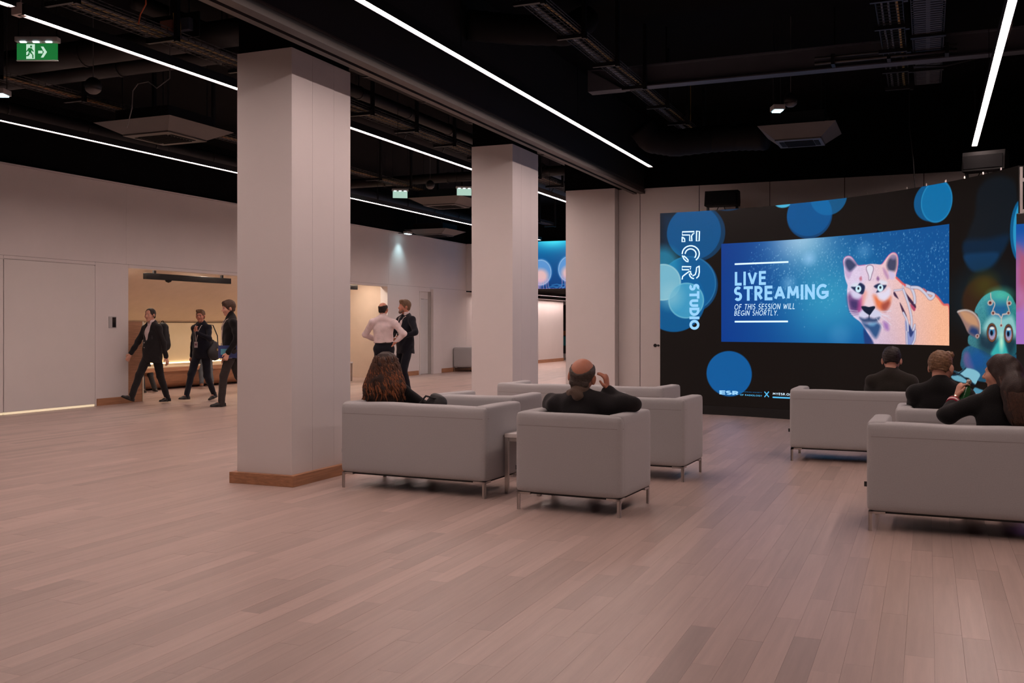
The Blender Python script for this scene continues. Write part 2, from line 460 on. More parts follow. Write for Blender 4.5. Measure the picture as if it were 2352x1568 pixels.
# ============================================================ CEILING LIGHTS AND SERVICES
STZ = 3.95
M_STRIP = emis('strip_diffuser_light', STRIP_C, STRIP_L)
def light_strip(x, y0, y1, label, z=STZ, w=0.066, group='long ceiling light strips', hang=True):
    p = empty('light_strip', (x, (y0 + y1) / 2, z), 0, label, 'light strip', None)
    L = (y1 - y0) / 2
    box('diffuser', (-w / 2, -L + 0.006, 0.008), (w / 2, L - 0.006, 0.014), M_STRIP, p)
    mb = MB().box((-w / 2 - 0.006, -L, 0.0), (-w / 2, L, 0.09)).box((w / 2, -L, 0.0), (w / 2 + 0.006, L, 0.09))
    mb.box((-w / 2, -L, 0.0145), (w / 2, L, 0.09))
    mb.build('housing', M_BMETAL, p)
    for s in (-1, 1):
        box('end_cap', (-w / 2 - 0.006, s * L, 0.0), (w / 2 + 0.006, s * (L + 0.006), 0.09), M_BMETAL, p)
    if hang:
        n = max(2, int((y1 - y0) / 3))
        for k in range(n + 1):
            yy = -L + 0.2 + (2 * L - 0.4) * k / n
            MB().tube([(0, yy, 0.09), (0, yy, Z_H - z)], 0.004, 6).build('suspension_rod', M_BMETAL, p)
    return p
s1 = on_floor(1495, 384, STZ); s2 = on_floor(50, 35, STZ); s3 = on_floor(0, 277, STZ); s4 = on_floor(2238, 336, STZ)
light_strip(s1.x, 1.5, s1.y, 'long white light strip hanging beside the charcoal bulkhead')
light_strip(s4.x, 1.5, s4.y, 'long white light strip ending above the black speaker on the curved screen')
light_strip(s2.x, s2.y, 27.5, 'white light strip running just behind the pillar row, past the exit sign')
light_strip(s3.x, 5.5, 27.5, 'white light strip running closest to the left wall')
t0 = on_floor(28, 16, STZ)
light_strip(t0.x, 3.3, t0.y, 'white light strip whose end stops short of the green exit sign')
# end junction box
jb = on_floor(48, 30, STZ + 0.03)
tag(MB().box((jb.x - 0.05, jb.y - 0.05, STZ + 0.005), (jb.x + 0.05, jb.y + 0.03, STZ + 0.10)).tube([(jb.x, jb.y, STZ + 0.1), (jb.x, jb.y, Z_H)], 0.006, 6).build('junction_box', mat('pale_box', (0.6, 0.52, 0.5, 1), 0.5)),
    'small pale junction box hanging at the end of a light strip', 'junction box')
# corridor strip below the header
light_strip(X_L + 0.28, 29.3, 38.0, 'light strip along the low white corridor wall under the jellyfish screen', z=2.42, w=0.05, hang=False)
light_strip(X_L + 1.9, 29.3, 40.5, 'second light strip deeper in the low corridor behind the jellyfish screen', z=2.42, w=0.06, hang=False)

# ---- cable trays
def cable_tray(x, y0, y1, z, wd, label, cables, mesh=True, hang_every=1.25, cm=None, group=None, rim=0.06):
    p = empty('cable_tray', (x, (y0 + y1) / 2, z), 0, label, 'cable tray')
    L = (y1 - y0) / 2
    mb = MB()
    for s in (-1, 1):
        for zz in (0.0, rim * 0.5, rim): mb.tube([(s * wd / 2, -L, zz), (s * wd / 2, L, zz)], 0.004, 5)
    for k in range(1, 4): mb.tube([(-wd / 2 + wd * k / 4, -L, 0), (-wd / 2 + wd * k / 4, L, 0)], 0.003, 5)
    mb.build('long_wires', M_GALV, p)
    mb = MB(); n = int((y1 - y0) / 0.1)
    for k in range(n + 1):
        yy = -L + 2 * L * k / n
        mb.box((-wd / 2, yy - 0.003, -0.004), (wd / 2, yy + 0.003, 0.002))
        for s in (-1, 1): mb.box((s * wd / 2 - 0.003, yy - 0.003, 0), (s * wd / 2 + 0.003, yy + 0.003, rim))
    o = mb.build('cross_wires', M_GALV, p); o['kind'] = 'stuff'
    n = int((y1 - y0) / hang_every)
    for k in range(n + 1):
        yy = -L + 0.1 + (2 * L - 0.2) * k / n
        MB().box((wd / 2 + 0.01, yy - 0.025, -0.06), (wd / 2 + 0.05, yy + 0.025, Z_H - z)).box((-wd / 2 - 0.04, yy - 0.02, -0.045), (wd / 2 + 0.05, yy + 0.02, -0.006)).build('hanger', M_BMETAL, p)
    rr = random.Random(int(abs(x) * 100))
    for (dx, m, r) in cables:
        pts = []; q = 0.0
        steps = max(6, int((y1 - y0) / 0.5))
        for k in range(steps + 1):
            pts.append((dx + rr.uniform(-0.012, 0.012), -L + 2 * L * k / steps, r + 0.003 + rr.uniform(0, 0.012)))
        MB().tube(pts, r, 6).build('cable', m, p)
    return p
tA = on_floor(410, 100, 4.32); tB = on_floor(180, 228, 4.32); tC = on_floor(1240, 20, 4.4); tD = on_floor(2048, 60, 4.45)
std = [(-0.10, M_CABW, 0.014), (-0.04, M_CABY, 0.012), (0.0, M_CABW, 0.01), (0.06, M_CABY, 0.010), (0.1, M_CABW, 0.016)]
cable_tray(tA.x, 4.0, 27.0, 4.32, 0.30, 'wire mesh cable tray above the light strip behind the pillars', std)
cable_tray(tB.x, 7.0, 27.0, 4.32, 0.26, 'wire mesh cable tray with orange cables nearer the left wall', [(-0.06, M_CABW, 0.014), (0.0, mat('amber_cable', (0.40, 0.17, 0.05, 1), 0.5), 0.012), (0.06, M_CABY, 0.01)])
cable_tray(tC.x, 6.0, 16.8, 4.4, 0.22, 'narrow cable tray with one yellow cable above the sofas', [(-0.06, mat('blue_grey_cable', (0.17, 0.2, 0.25, 1), 0.5), 0.016), (-0.02, M_CABW, 0.012), (0.07, M_CABY, 0.011)], hang_every=1.1)
p = cable_tray(tD.x, 6.0, 13.6, 4.45, 0.24, 'wide cable tray with a bright yellow cable heading to the curved screen', [(0.07, mat('bright_yellow_cable', (0.50, 0.33, 0.08, 1), 0.5), 0.013), (0.0, M_CABW, 0.01), (-0.07, M_CABW, 0.01)], hang_every=0.95)
# perforated tray beside it
p = empty('perforated_tray', (tD.x + 0.34, 9.8, 4.47), 0, 'perforated steel tray beside the yellow cable run', 'cable tray')
mb = MB(); k = -3.8
while k < 3.8:
    mb.box((-0.15, k, 0), (0.15, k + 0.05, 0.004)); k += 0.075
mb.box((-0.155, -3.8, 0), (-0.13, 3.8, 0.05)).box((0.13, -3.8, 0), (0.155, 3.8, 0.05)).box((-0.02, -3.8, 0.001), (0.02, 3.8, 0.005))
mb.build('slotted_base', mat('perforated_zinc', (0.06, 0.06, 0.066, 1), 0.5, 0.5), p)
for yy in (-3.0, -1.5, 0, 1.5, 3.0):
    MB().box((-0.17, yy - 0.03, -0.03), (0.17, yy + 0.03, -0.003)).tube([(0.16, yy, 0), (0.16, yy, Z_H - 4.47)], 0.006, 6).build('hanger', M_BMETAL, p)
# loose yellow cable end dangling by the screen
q = at_depth(1592, 330, 15.0)
tag(MB().tube([q + Vector((-0.06, 0.1, 0.06)), q + Vector((0, 0, 0.05)), q + Vector((0.0, 0, -0.08))], 0.013, 7).tube([q + Vector((0.1, 0.1, 0.08)), q + Vector((-0.1, 0.0, 0.03)), q + Vector((-0.15, 0, -0.03))], 0.008, 6).tube([q + Vector((-0.06, 0.1, 0.06)), (q.x - 0.06, q.y + 0.1, Z_H)], 0.006, 6).build('loose_cable', M_CABY), 'short yellow cable end dangling from the narrow tray', 'cable')
q0 = at_depth(2089, 290, 14.3); q1 = at_depth(2102, 436, 14.3)
tag(MB().tube([Vector((q0.x, q0.y, Z_H)), q0, q0.lerp(q1, .5) + Vector((0.01, 0, 0)), q1], 0.008, 6).build('hanging_cable', M_BMETAL), 'thin black cable hanging down to the top of the curved screen', 'cable')

# ---- ducts, pipes and beams
def duct(name, pts, r, label, cat='duct', m=M_DUCT, n=18, hang=(), group=None):
    p = empty(name, pts[0], 0, label, cat, group); o = Vector(pts[0])
    P = [Vector(q) - o for q in pts]
    MB().tube(P, r, n).build('pipe', m, p, smooth=True)
    for i in range(len(P) - 1):
        L = (P[i + 1] - P[i]).length; k = 1
        while k * 1.5 < L:
            c = P[i].lerp(P[i + 1], k * 1.5 / L); t = (P[i + 1] - P[i]).normalized()
            MB().tube([c - t * 0.02, c + t * 0.02], r + 0.012, n).build('joint_band', m, p, smooth=False)
            if k % 2: MB().tube([c + Vector((0, 0, r)), Vector((c.x, c.y, Z_H - o.z))], 0.006, 6).build('hanger_rod', M_BMETAL, p)
            k += 1
    return p
ya = on_floor(320, 125, 4.55).y
duct('round_duct', [(-12.0, ya - 0.2, 4.58), (-6.6, ya - 0.2, 4.58)], 0.15, 'thick dark round duct crossing behind the exit sign')
duct('round_duct', [(-12.0, ya + 0.35, 4.55), (-6.6, ya + 0.35, 4.55)], 0.11, 'thinner dark pipe beside the duct crossing behind the exit sign')
duct('round_duct', [(-6.3, 9.0, 4.62), (-6.3, 26.0, 4.62)], 0.17, 'large dark duct running alongside the bulkhead')
duct('round_duct', [(-7.75, 8.2, 4.86), (-7.75, 26.0, 4.86)], 0.09, 'slim dark pipe running above the wire tray')
duct('round_duct', [(-12.4, 3.0, 4.55), (-12.4, 28.0, 4.55)], 0.14, 'dark round duct running along the top of the left wall')
duct('round_duct', [(-12.2, 18.6, 4.50), (-6.6, 18.6, 4.50)], 0.10, 'dark cross pipe beyond the standing men')
duct('round_duct', [(-8.7, 14.0, 4.87), (-8.7, 27.0, 4.87)], 0.22, 'fat dark duct between the two light strips')
# flexible sagging ducts in the studio half
def flex(pts, r, label):
    p0 = Vector(pts[0]); P = []
    for i in range(len(pts) - 1):
        for k in range(8): P.append(Vector(pts[i]).lerp(Vector(pts[i + 1]), k / 8) - p0)
    P.append(Vector(pts[-1]) - p0)
    rs = [r * (1 + 0.05 * (i % 2)) for i in range(len(P))]
    o = MB().tube(P, rs, 14).build('flexible_duct', mat('flex_duct', (0.006, 0.0055, 0.0055, 1), 0.8, spec=0.2), None, True)
    o.location = p0; tag(o, label, 'duct'); return o
flex([(-3.82, 14.0, 4.3), (-3.7, 14.1, 4.12), (-3.4, 14.3, 4.08), (-2.9, 14.5, 4.14), (-2.5, 14.5, 4.14), (-2.1, 14.4, 4.1)], 0.19, 'soft sagging black duct leading to the ceiling cassette')
flex([(-4.66, 9.9, 4.72), (-4.2, 10.2, 4.70), (-3.75, 10.6, 4.74), (-3.65, 11.0, 4.98)], 0.16, 'soft black duct turning out of the bulkhead')
# rectangular duct/beam across the studio
g = on_y(1760, 150, 12.2)
p = empty('cross_beam', (0, 12.2, g.z), 0, 'dark blue-grey steel beam crossing above the studio sofas', 'beam')
m_beam = mat('beam_steel', (0.085, 0.09, 0.11, 1), 0.5, 0.2, var=0.08, vscale=3)
box('web', (-4.0, -0.02, -0.12), (X_R, 0.02, 0.12), m_beam, p)
box('flange', (-4.0, -0.09, -0.135), (X_R, 0.09, -0.12), m_beam, p); box('flange', (-4.0, -0.09, 0.12), (X_R, 0.09, 0.135), m_beam, p)
MB().prism([(-4.0, -0.14), (-3.55, -0.14), (-4.0, 0.14)], -0.1, 0.1, 'y').build('end_bracket', m_beam, p, fix=True)
for xx in (-3, -1, 1, 3, 5): MB().tube([(xx, 0, 0.13), (xx, 0, Z_H - g.z)], 0.012, 6).build('hanger_rod', M_BMETAL, p)
p = empty('conduit', (-1.2, 11.95, g.z - 0.1), 0, 'thin conduit pipe clipped in front of the cross beam', 'conduit')
MB().tube([(0, 0, 0), (1.5, 0, 0)], 0.02, 8).build('pipe', M_GALV, p, True)
MB().tube([(0, 0.0, 0.06), (1.5, 0.0, 0.06)], 0.014, 8).build('pipe', M_GALV, p, True)
for k in (0.2, 0.8, 1.4): box('clip', (k - 0.02, -0.02, -0.03), (k + 0.02, 0.16, 0.09), M_BMETAL, p)
# dark plates and loops glimpsed on the right
pl = at_depth(2316, 40, 10.2)
p = empty('ceiling_board', (pl.x, pl.y, pl.z), 0, 'brown board fixed to the ceiling beside the right light strip', 'board')
box('board', (-0.02, -0.3, -0.15), (0.02, 0.3, 0.2), mat('dull_board', (0.11, 0.075, 0.05, 1), 0.7), p)
box('bracket', (-0.03, -0.05, -0.12), (0.03, 0.05, Z_H - pl.z), M_BMETAL, p)
c0 = at_depth(2100, 152, 11.5); c1 = at_depth(2300, 120, 11.5)
tag(MB().tube([Vector((c0.x - 0.1, c0.y, Z_H)), c0, c0.lerp(c1, .35) + Vector((0, 0, -0.05)), c0.lerp(c1, .7) + Vector((0, 0, -0.02)), c1, Vector((c1.x + 0.05, c1.y, Z_H))], 0.015, 7).build('drooping_cable', M_BMETAL), 'black cable drooping between the wide tray and the right light strip', 'cable')
c0 = at_depth(300, 205, 10.8)
tag(MB().tube([c0 + Vector((0.45, 0.1, 0.1)), c0 + Vector((0.36, 0, -0.02)), c0 + Vector((0.25, 0, 0.06)), c0 + Vector((0.1, 0, 0.05)), c0 + Vector((0.03, 0, -0.02)), c0 + Vector((0.02, 0, -0.2)), c0 + Vector((-0.02, 0, -0.32)), c0 + Vector((-0.1, 0.05, -0.4))] , 0.007, 6).tube([c0 + Vector((0.45, 0.1, 0.1)), Vector((c0.x + 0.45, c0.y + 0.1, Z_H))], 0.007, 6).build('hanging_cable', M_CABW), 'grey looped cable hanging beside the black pendant speaker', 'cable')
c0 = at_depth(335, 10, 8.9); c1 = at_depth(318, 55, 8.9)
tag(MB().tube([Vector((c0.x, c0.y, Z_H)), c0, c0.lerp(c1, .5) + Vector((-.02, 0, 0)), c1], 0.007, 6).build('orange_cable', M_CABO), 'short orange cable hanging among the pipes at the ceiling', 'cable')
# small cluster of control boxes above tray A
q = at_depth(395, 65, 10.4)
p = empty('control_box', (q.x, q.y, q.z), 0, 'cluster of small control boxes with wires fixed above the wire tray', 'control box')
box('plate', (-0.35, 0, -0.12), (0.35, 0.02, 0.14), M_BMETAL, p)
for k, (xx, cc) in enumerate(((-0.25, (0.05, 0.05, 0.06, 1)), (-0.02, (0.22, 0.1, 0.08, 1)), (0.2, (0.06, 0.07, 0.1, 1)))):
    box('module', (xx - 0.08, -0.07, -0.06), (xx + 0.08, 0, 0.07), mat('module_%d' % k, cc, 0.5), p, bevel=0.006)
MB().tube([(0.08, -0.05, 0.0), (0.10, -0.09, 0.12), (0.17, -0.09, 0.12), (0.18, -0.08, -0.02), (0.15, -0.05, -0.14)], 0.008, 6).build('wire', M_CABY, p)
box('stem', (-0.02, 0.0, 0.14), (0.02, 0.02, Z_H - q.z), M_BMETAL, p)

# ---- ceiling air cassettes
def cassette(c, w, drop, label, rz=0):
    p = empty('ceiling_cassette', c, rz, label, 'air conditioner', 'ceiling air cassettes')
    h = w / 2; g_ = h * 0.60
    V = [(-h, -h, drop), (h, -h, drop), (h, h, drop), (-h, h, drop), (-g_, -g_, 0), (g_, -g_, 0), (g_, g_, 0), (-g_, g_, 0)]
    pyobj('skirt', V, [(0, 1, 5, 4), (1, 2, 6, 5), (2, 3, 7, 6), (3, 0, 4, 7), (0, 3, 2, 1)], M_CASS, p)
    box('panel', (-g_, -g_, -0.02), (g_, g_, 0.0), M_CASS, p, bevel=0.006)
    box('body', (-h * 0.7, -h * 0.7, drop), (h * 0.7, h * 0.7, drop + 0.18), M_BMETAL, p)
    for k in range(9):
        yy = -g_ * 0.62 + g_ * 1.24 * k / 8
        box('grille_slat', (-g_ * 0.62, yy - 0.012, -0.030), (g_ * 0.62, yy + 0.012, -0.0201), M_GRILLE, p)
    for s in (-1, 1):
        box('louvre', (s * g_ * 0.75 - 0.03, -g_ * 0.6, -0.026), (s * g_ * 0.75 + 0.03, g_ * 0.6, -0.0201), M_GRILLE, p)
    for sx in (-1, 1):
        for sy in (-1, 1):
            MB().tube([(sx * h * 0.6, sy * h * 0.6, drop + 0.18), (sx * h * 0.6, sy * h * 0.6, Z_H - c[2])], 0.006, 6).build('hanger_rod', M_BMETAL, p)
    return p
cassette(at_depth(380, 316, 13.2), 1.25, 0.13, 'brownish flared air cassette hanging near the left pillar')
cassette(at_depth(1026, 473, 21.6), 1.25, 0.13, 'small far air cassette hanging below the exit signs')
cassette(at_depth(1838, 326, 13.3), 0.98, 0.16, 'air cassette lit blue by the curved screen')
cassette(at_depth(1000, 540, 28.0), 1.3, 0.12, 'farthest air cassette over the end of the left wall')

# ---- pendant sound balls
def ball(c, r, label):
    p = empty('pendant_speaker', c, 0, label, 'speaker', 'round pendant speakers')
    MB().lathe([(0.001, -r), (r * 0.5, -r * 0.87), (r * 0.87, -r * 0.5), (r, 0), (r * 0.87, r * 0.5), (r * 0.5, r * 0.87), (0.02, r)], (0, 0, 0), 20).build('shell', mat('speaker_black', (0.012, 0.012, 0.012, 1), 0.35), p, True)
    MB().lathe([(0.001, -r * 1.03), (r * 0.45, -r * 0.93), (r * 0.8, -r * 0.66), (r * 0.94, -r * 0.38), (r * 0.90, -r * 0.36)], (0, 0, 0), 20).build('grille', mat('speaker_grille', (0.085, 0.075, 0.075, 1), 0.5), p, True)
    MB().tube([(0, 0, r), (0, 0, Z_H - c[2])], 0.005, 6).build('cord', M_CABW, p)
ball(at_depth(214, 197, 11.2), 0.095, 'round black pendant speaker hanging near the green exit sign')
ball(at_depth(988, 424, 19.5), 0.088, 'round pendant speaker hanging between the two far exit signs')
ball(at_depth(1816, 230, 12.0), 0.085, 'round pendant speaker beside the small emergency light over the studio')

# ---- emergency signs
M_SIGNW = mat('sign_housing', (0.45, 0.44, 0.44, 1), 0.5)
M_GREEN = emis('sign_green', (0.012, 0.16, 0.035), 1.0)
M_SIGNLED = emis('sign_led', (0.75, 0.95, 1.0), 5.0)
M_PICTO = emis('sign_picto', (0.55, 0.78, 0.62), 1.0)
def exit_sign(u, v, d, w, label, full=True, rz=None):
    c = at_depth(u, v, d); h = w * 0.40
    rz = YAW if rz is None else rz
    p = empty('exit_sign', c, rz, label, 'exit sign', 'hanging emergency exit signs')
    box('housing', (-w / 2, -0.04, h * 0.62), (w / 2, 0.04, h * 0.92), M_SIGNW, p, bevel=0.006)
    for xx in (-0.30, 0.0, 0.30):
        box('led', (xx * w - 0.025, -0.045, h * 0.56), (xx * w + 0.025, -0.02, h * 0.615), M_SIGNLED, p)
    if full:
        box('sign_plate', (-w * 0.475, -0.012, -h * 0.42), (w * 0.475, 0.0, h * 0.55), M_GREEN, p)
        box('plate_edge', (-w * 0.485, -0.014, -h * 0.47), (w * 0.485, 0.004, -h * 0.42), mat('sign_edge', (0.5, 0.6, 0.6, 1), 0.3), p)
        y0 = -0.0125
        def flat(name, polys, m):
            mb = MB()
            for pl_ in polys:
                mb.prism([(a * w, b_ * h) for a, b_ in pl_], y0 - 0.0015, y0, 'y')
            mb.build(name, m, p, fix=True)
        flat('door_pictogram', [[(-0.25, -0.36), (-0.05, -0.36), (-0.05, 0.5), (-0.25, 0.5)]], M_PICTO)
        y0 = -0.0145
        flat('running_figure', [[(-0.155, 0.30), (-0.115, 0.30), (-0.115, 0.42), (-0.155, 0.42)],
              [(-0.21, 0.24), (-0.19, 0.28), (-0.12, 0.26), (-0.13, 0.02), (-0.19, -0.02)],
              [(-0.12, 0.26), (-0.07, 0.08), (-0.095, 0.05), (-0.14, 0.20)], [(-0.20, 0.25), (-0.255, 0.06), (-0.235, 0.04), (-0.18, 0.18)],
              [(-0.13, 0.04), (-0.08, -0.14), (-0.08, -0.33), (-0.105, -0.33), (-0.11, -0.12), (-0.16, -0.02)],
              [(-0.19, 0.0), (-0.16, -0.06), (-0.20, -0.20), (-0.29, -0.22), (-0.29, -0.15), (-0.22, -0.14)]], M_GREEN)
        y0 = -0.0125
        flat('arrow', [[(0.03, -0.04), (0.13, -0.04), (0.13, 0.12), (0.03, 0.12)],
                       [(0.09, 0.36), (0.15, 0.36), (0.235, 0.04), (0.15, -0.28), (0.09, -0.28), (0.165, 0.04)]], M_PICTO)
    else:
        box('sign_plate', (-w * 0.44, -0.012, -h * 0.45), (w * 0.44, 0.0, h * 0.55), emis('pale_sign_plate', (0.42, 0.62, 0.52), 1.0), p)
    for xx in (-0.45, 0.45):
        MB().tube([(xx * w, 0, h * 0.92), (xx * w, 0, Z_H - c[2])], 0.005, 6).build('suspension_rod', M_BMETAL, p)
exit_sign(86.5, 122, 9.0, 0.385, 'green running-man exit sign with arrow hanging by the light strip end')
exit_sign(919, 448, 20.5, 0.34, 'pale lit exit sign hanging left of the far air cassette', False, YAW + 0.15)
exit_sign(1066, 442, 20.5, 0.34, 'pale lit exit sign partly hidden by the violet-tinted pillar', False, YAW + 0.15)
def emergency_light(u, v, d, label, w=0.14):
    c = at_depth(u, v, d)
    p = empty('emergency_light', c, YAW, label, 'emergency light', 'small emergency lights')
    box('housing', (-w / 2, -0.09, 0.0), (w / 2, 0.09, 0.06), M_SIGNW, p, bevel=0.006)
    box('lens', (-w * 0.36, -0.07, -0.012), (w * 0.36, 0.07, -0.0005), emis('cyan_lens', (0.55, 0.9, 1.0), 6.0), p)
    for xx in (-0.045, 0.045): MB().tube([(xx, 0.03, 0.06), (xx, 0.03, Z_H - c[2])], 0.005, 6).build('suspension_rod', M_GALV, p)
emergency_light(1786, 254, 12.0, 'small cyan emergency light on two rods above the studio')
emergency_light(3, 218, 11.0, 'small cyan emergency light hanging at the far left under the exit sign')
# spot washing the left wall
sp = on_x(937, 537, X_L + 0.30)
p = empty('wall_spot', sp, 0, 'small lamp washing the upper left wall with pale cyan light', 'lamp')
box('housing', (-0.06, -0.16, 0), (0.06, 0.16, 0.06), M_SIGNW, p, bevel=0.006)
box('arm', (-0.32, -0.015, 0.02), (-0.05, 0.015, 0.04), M_BMETAL, p)
box('lens', (-0.045, -0.13, -0.01), (0.045, 0.13, -0.0005), emis('wash_lens', (0.6, 0.93, 1.0), 10.0), p)
ld = bpy.data.lights.new('wash_light', 'SPOT'); ld.energy = 26; ld.color = (0.6, 0.93, 1.0); ld.spot_size = 1.5; ld.spot_blend = 0.9; ld.shadow_soft_size = 0.05
lo = link(bpy.data.objects.new('wash_light', ld), p); lo.location = (0, 0, -0.03); lo.rotation_euler = (0, 0.25, 0)

# ============================================================ ALCOVE WITH BENCH
AX = -16.4
wa = empty('wall_alcove'); struct(wa)
box('back_board', (AX - 0.15, AL0 - 0.3, 0), (AX - 0.06, AL1 + 0.3, 3.1), M_BEIGE, wa)
# sloping felt canopy from the top of the back panels up to the opening head
V = [(AX + 0.02, AL0, 1.50), (AX + 0.02, AL1, 1.50), (X_L - T, AL1, 2.95), (X_L - T, AL0, 2.95),
     (AX - 0.05, AL0, 1.58), (AX - 0.05, AL1, 1.58), (X_L - T, AL1, 3.03), (X_L - T, AL0, 3.03)]
pyobj('sloping_canopy', V, [(0, 1, 2, 3), (7, 6, 5, 4), (0, 4, 5, 1), (3, 2, 6, 7), (0, 3, 7, 4), (1, 5, 6, 2)], M_BEIGE, wa)
box('end_wall', (AX, AL0 - 0.12, 0), (X_L - T, AL0 - 0.01, 3.1), M_BEIGE, wa)
box('end_wall', (AX, AL1 + 0.01, 0), (X_L - T, AL1 + 0.12, 3.1), M_BEIGE, wa)
bench = empty('alcove_bench', (AX, (AL0 + AL1) / 2, 0), 0, 'long curved oak bench with cream back panels inside the warm alcove', 'bench')
hl = (AL1 - AL0) / 2
# profile in X/Z: rounded belly under a flat seat lip
prof = [(1.05, 0.50), (1.05, 0.42), (0.98, 0.40)]
for k in range(9):
    q = PI / 2 * k / 8
    prof.append((0.46 + 0.50 * math.cos(q), 0.40 - 0.38 * math.sin(q) if k else 0.38))
prof += [(0.30, 0.0), (0.0, 0.0), (0.0, 0.50)]
MB().prism([(a, b_) for a, b_ in prof], -hl + 0.42, hl - 0.02, 'y').build('seat_base', M_OAK, bench, fix=True)
n = 6
for k in range(n):
    a = -hl + 0.44 + (2 * hl - 0.48) * k / n; b_ = -hl + 0.44 + (2 * hl - 0.48) * (k + 1) / n
    box('back_panel', (0.0, a + 0.008, 0.56), (0.10, b_ - 0.008, 1.49), M_CREAM, bench, bevel=0.008)
box('seat_pad', (0.10, -hl + 0.44, 0.50), (1.03, hl - 0.04, 0.545), mat('seat_pad', rgb(226, 205, 170), 0.7), bench, bevel=0.01)
box('lit_edge', (0.105, -hl + 0.46, 0.548), (0.13, hl - 0.06, 0.565), emis('bench_glow', (1.0, 0.74, 0.46), 7.0), bench)
ep = tag(box('bench_end_panel', (AX + 0.1, AL0 + 0.0, 0), (X_L - 0.02, AL0 + 0.40, 1.5), M_OAK), 'solid oak end block closing the alcove bench beside the flush door', 'bench end')
box('pale_edge', (0, 0, 0), (0.012, 0.03, 1.5), mat('pale_edge', (0.75, 0.66, 0.52, 1), 0.5), ep).location = (X_L - 0.02, AL0 + 0.37, 0)
# unseen lamps added under the canopy to light the bay
for k, yy in enumerate(np.linspace(AL0 + 0.9, AL1 - 0.8, 5)):
    dl = empty('added_lamp', (X_L - 0.50, yy, 2.74), 0, 'added warm lamp hidden behind the head of the alcove opening', 'added_lamp', 'added alcove lamps')
    MB().lathe([(0.10, 0.0), (0.10, 0.03), (0.085, 0.03), (0.085, 0.0), (0.10, 0.0)], (0, 0, 0), 20, None, False).build('ring', M_WTABLE, dl, True)
    MB().lathe([(0.082, 0.01), (0.082, 0.02)], (0, 0, 0), 20).build('lens', emis('alcove_lens', (1.0, 0.82, 0.67), 340.0), dl)
# black linear track under the canopy
a = on_x(333, 630, X_L - 0.45); b_ = on_x(527, 640, X_L - 0.45)
tk = empty('linear_track', (a.x, (a.y + b_.y) / 2, 2.33), 0, 'black linear track hanging inside the alcove opening', 'track')
L = (b_.y - a.y) / 2
box('body', (-0.05, -L, 0), (0.05, L, 0.12), M_BMETAL, tk, bevel=0.006)
MB().lathe([(0.001, -0.05), (0.05, -0.03), (0.07, 0.0)], (0, -L + 0.65, 0), 16).build('sensor', M_BMETAL, tk, True)
for s in (-0.8, 0.8): box('mount', (-0.02, s * L - 0.03, 0.12), (0.02, s * L + 0.03, 0.36), M_BMETAL, tk)
a = on_x(803, 660, X_L - 0.45); b_ = on_x(818, 660, X_L - 0.45)
tk2 = empty('linear_track', (a.x, b_.y - 1.3, 2.38), 0, 'second black linear track above the bench behind the white-shirted man', 'track')
box('body', (-0.05, -1.3, 0), (0.05, 1.3, 0.12), M_BMETAL, tk2, bevel=0.006)
for s in (-1.0, 1.0): box('mount', (-0.02, s - 0.03, 0.12), (0.02, s + 0.03, 0.31), M_BMETAL, tk2)

# wall fittings
q = on_x(258, 740, X_L)
rd = empty('card_reader', (X_L, q.y, q.z), 0, 'small black card reader in a pale frame on the white wall', 'card reader')
box('frame', (0, -0.09, -0.105), (0.012, 0.09, 0.105), mat('reader_frame', (0.42, 0.42, 0.42, 1), 0.4), rd, bevel=0.004)
box('screen', (0.012, -0.012, -0.09), (0.018, 0.07, 0.09), mat('reader_black', (0.01, 0.01, 0.012, 1), 0.2), rd)
q = on_x(1007, 833, X_L)
so = empty('wall_socket', (X_L, q.y, 0.32), 0, 'white wall socket low on the far left wall', 'socket')
box('plate', (0, -0.06, -0.1), (0.012, 0.06, 0.1), mat('socket_plate', (0.5, 0.5, 0.52, 1), 0.4), so, bevel=0.004)
box('insert', (0.012, -0.035, -0.06), (0.016, 0.035, 0.06), M_GRILLE, so)
# small white table in front of the bench
q = on_floor(812, 874)
tb = empty('side_table', (q.x - 0.25, q.y - 0.4, 0), 0, 'small white side table in front of the alcove bench', 'table')
box('table_top', (-0.3, -0.3, 0.46), (0.3, 0.3, 0.495), M_WTABLE, tb, bevel=0.004)
for sx in (-1, 1):
    for sy in (-1, 1): box('leg', (sx * 0.27 - 0.016, sy * 0.27 - 0.016, 0), (sx * 0.27 + 0.016, sy * 0.27 + 0.016, 0.46), M_STEEL, tb)
# poster board at the far end of the corridor
q0 = on_y(1285, 700, 41.45); q1 = on_y(1330, 812, 41.45)
pb = empty('poster_board', ((q0.x + q1.x) / 2 + 0.2, 41.49, 0.2), 0, 'dark printed poster board at the end of the corridor', 'poster')
box('board', (-0.7, -0.05, 0.0), (0.8, 0, 2.1), mat('poster_dark', (0.03, 0.03, 0.035, 1), 0.6), pb)
MB().lathe([(0.42, 0), (0.42, 0.01)], (-0.25, -0.05, 1.75), 24, (0, -1, 0)).build('printed_disc', mat('poster_grey', (0.02, 0.02, 0.022, 1), 0.6), pb)
box('printed_block', (-0.62, -0.06, 0.35), (-0.2, -0.05, 0.75), mat('poster_teal', (0.02, 0.25, 0.3, 1), 0.6), pb)
box('printed_block', (-0.5, -0.058, 0.8), (0.4, -0.05, 1.0), mat('poster_amber', (0.3, 0.12, 0.04, 1), 0.6), pb)

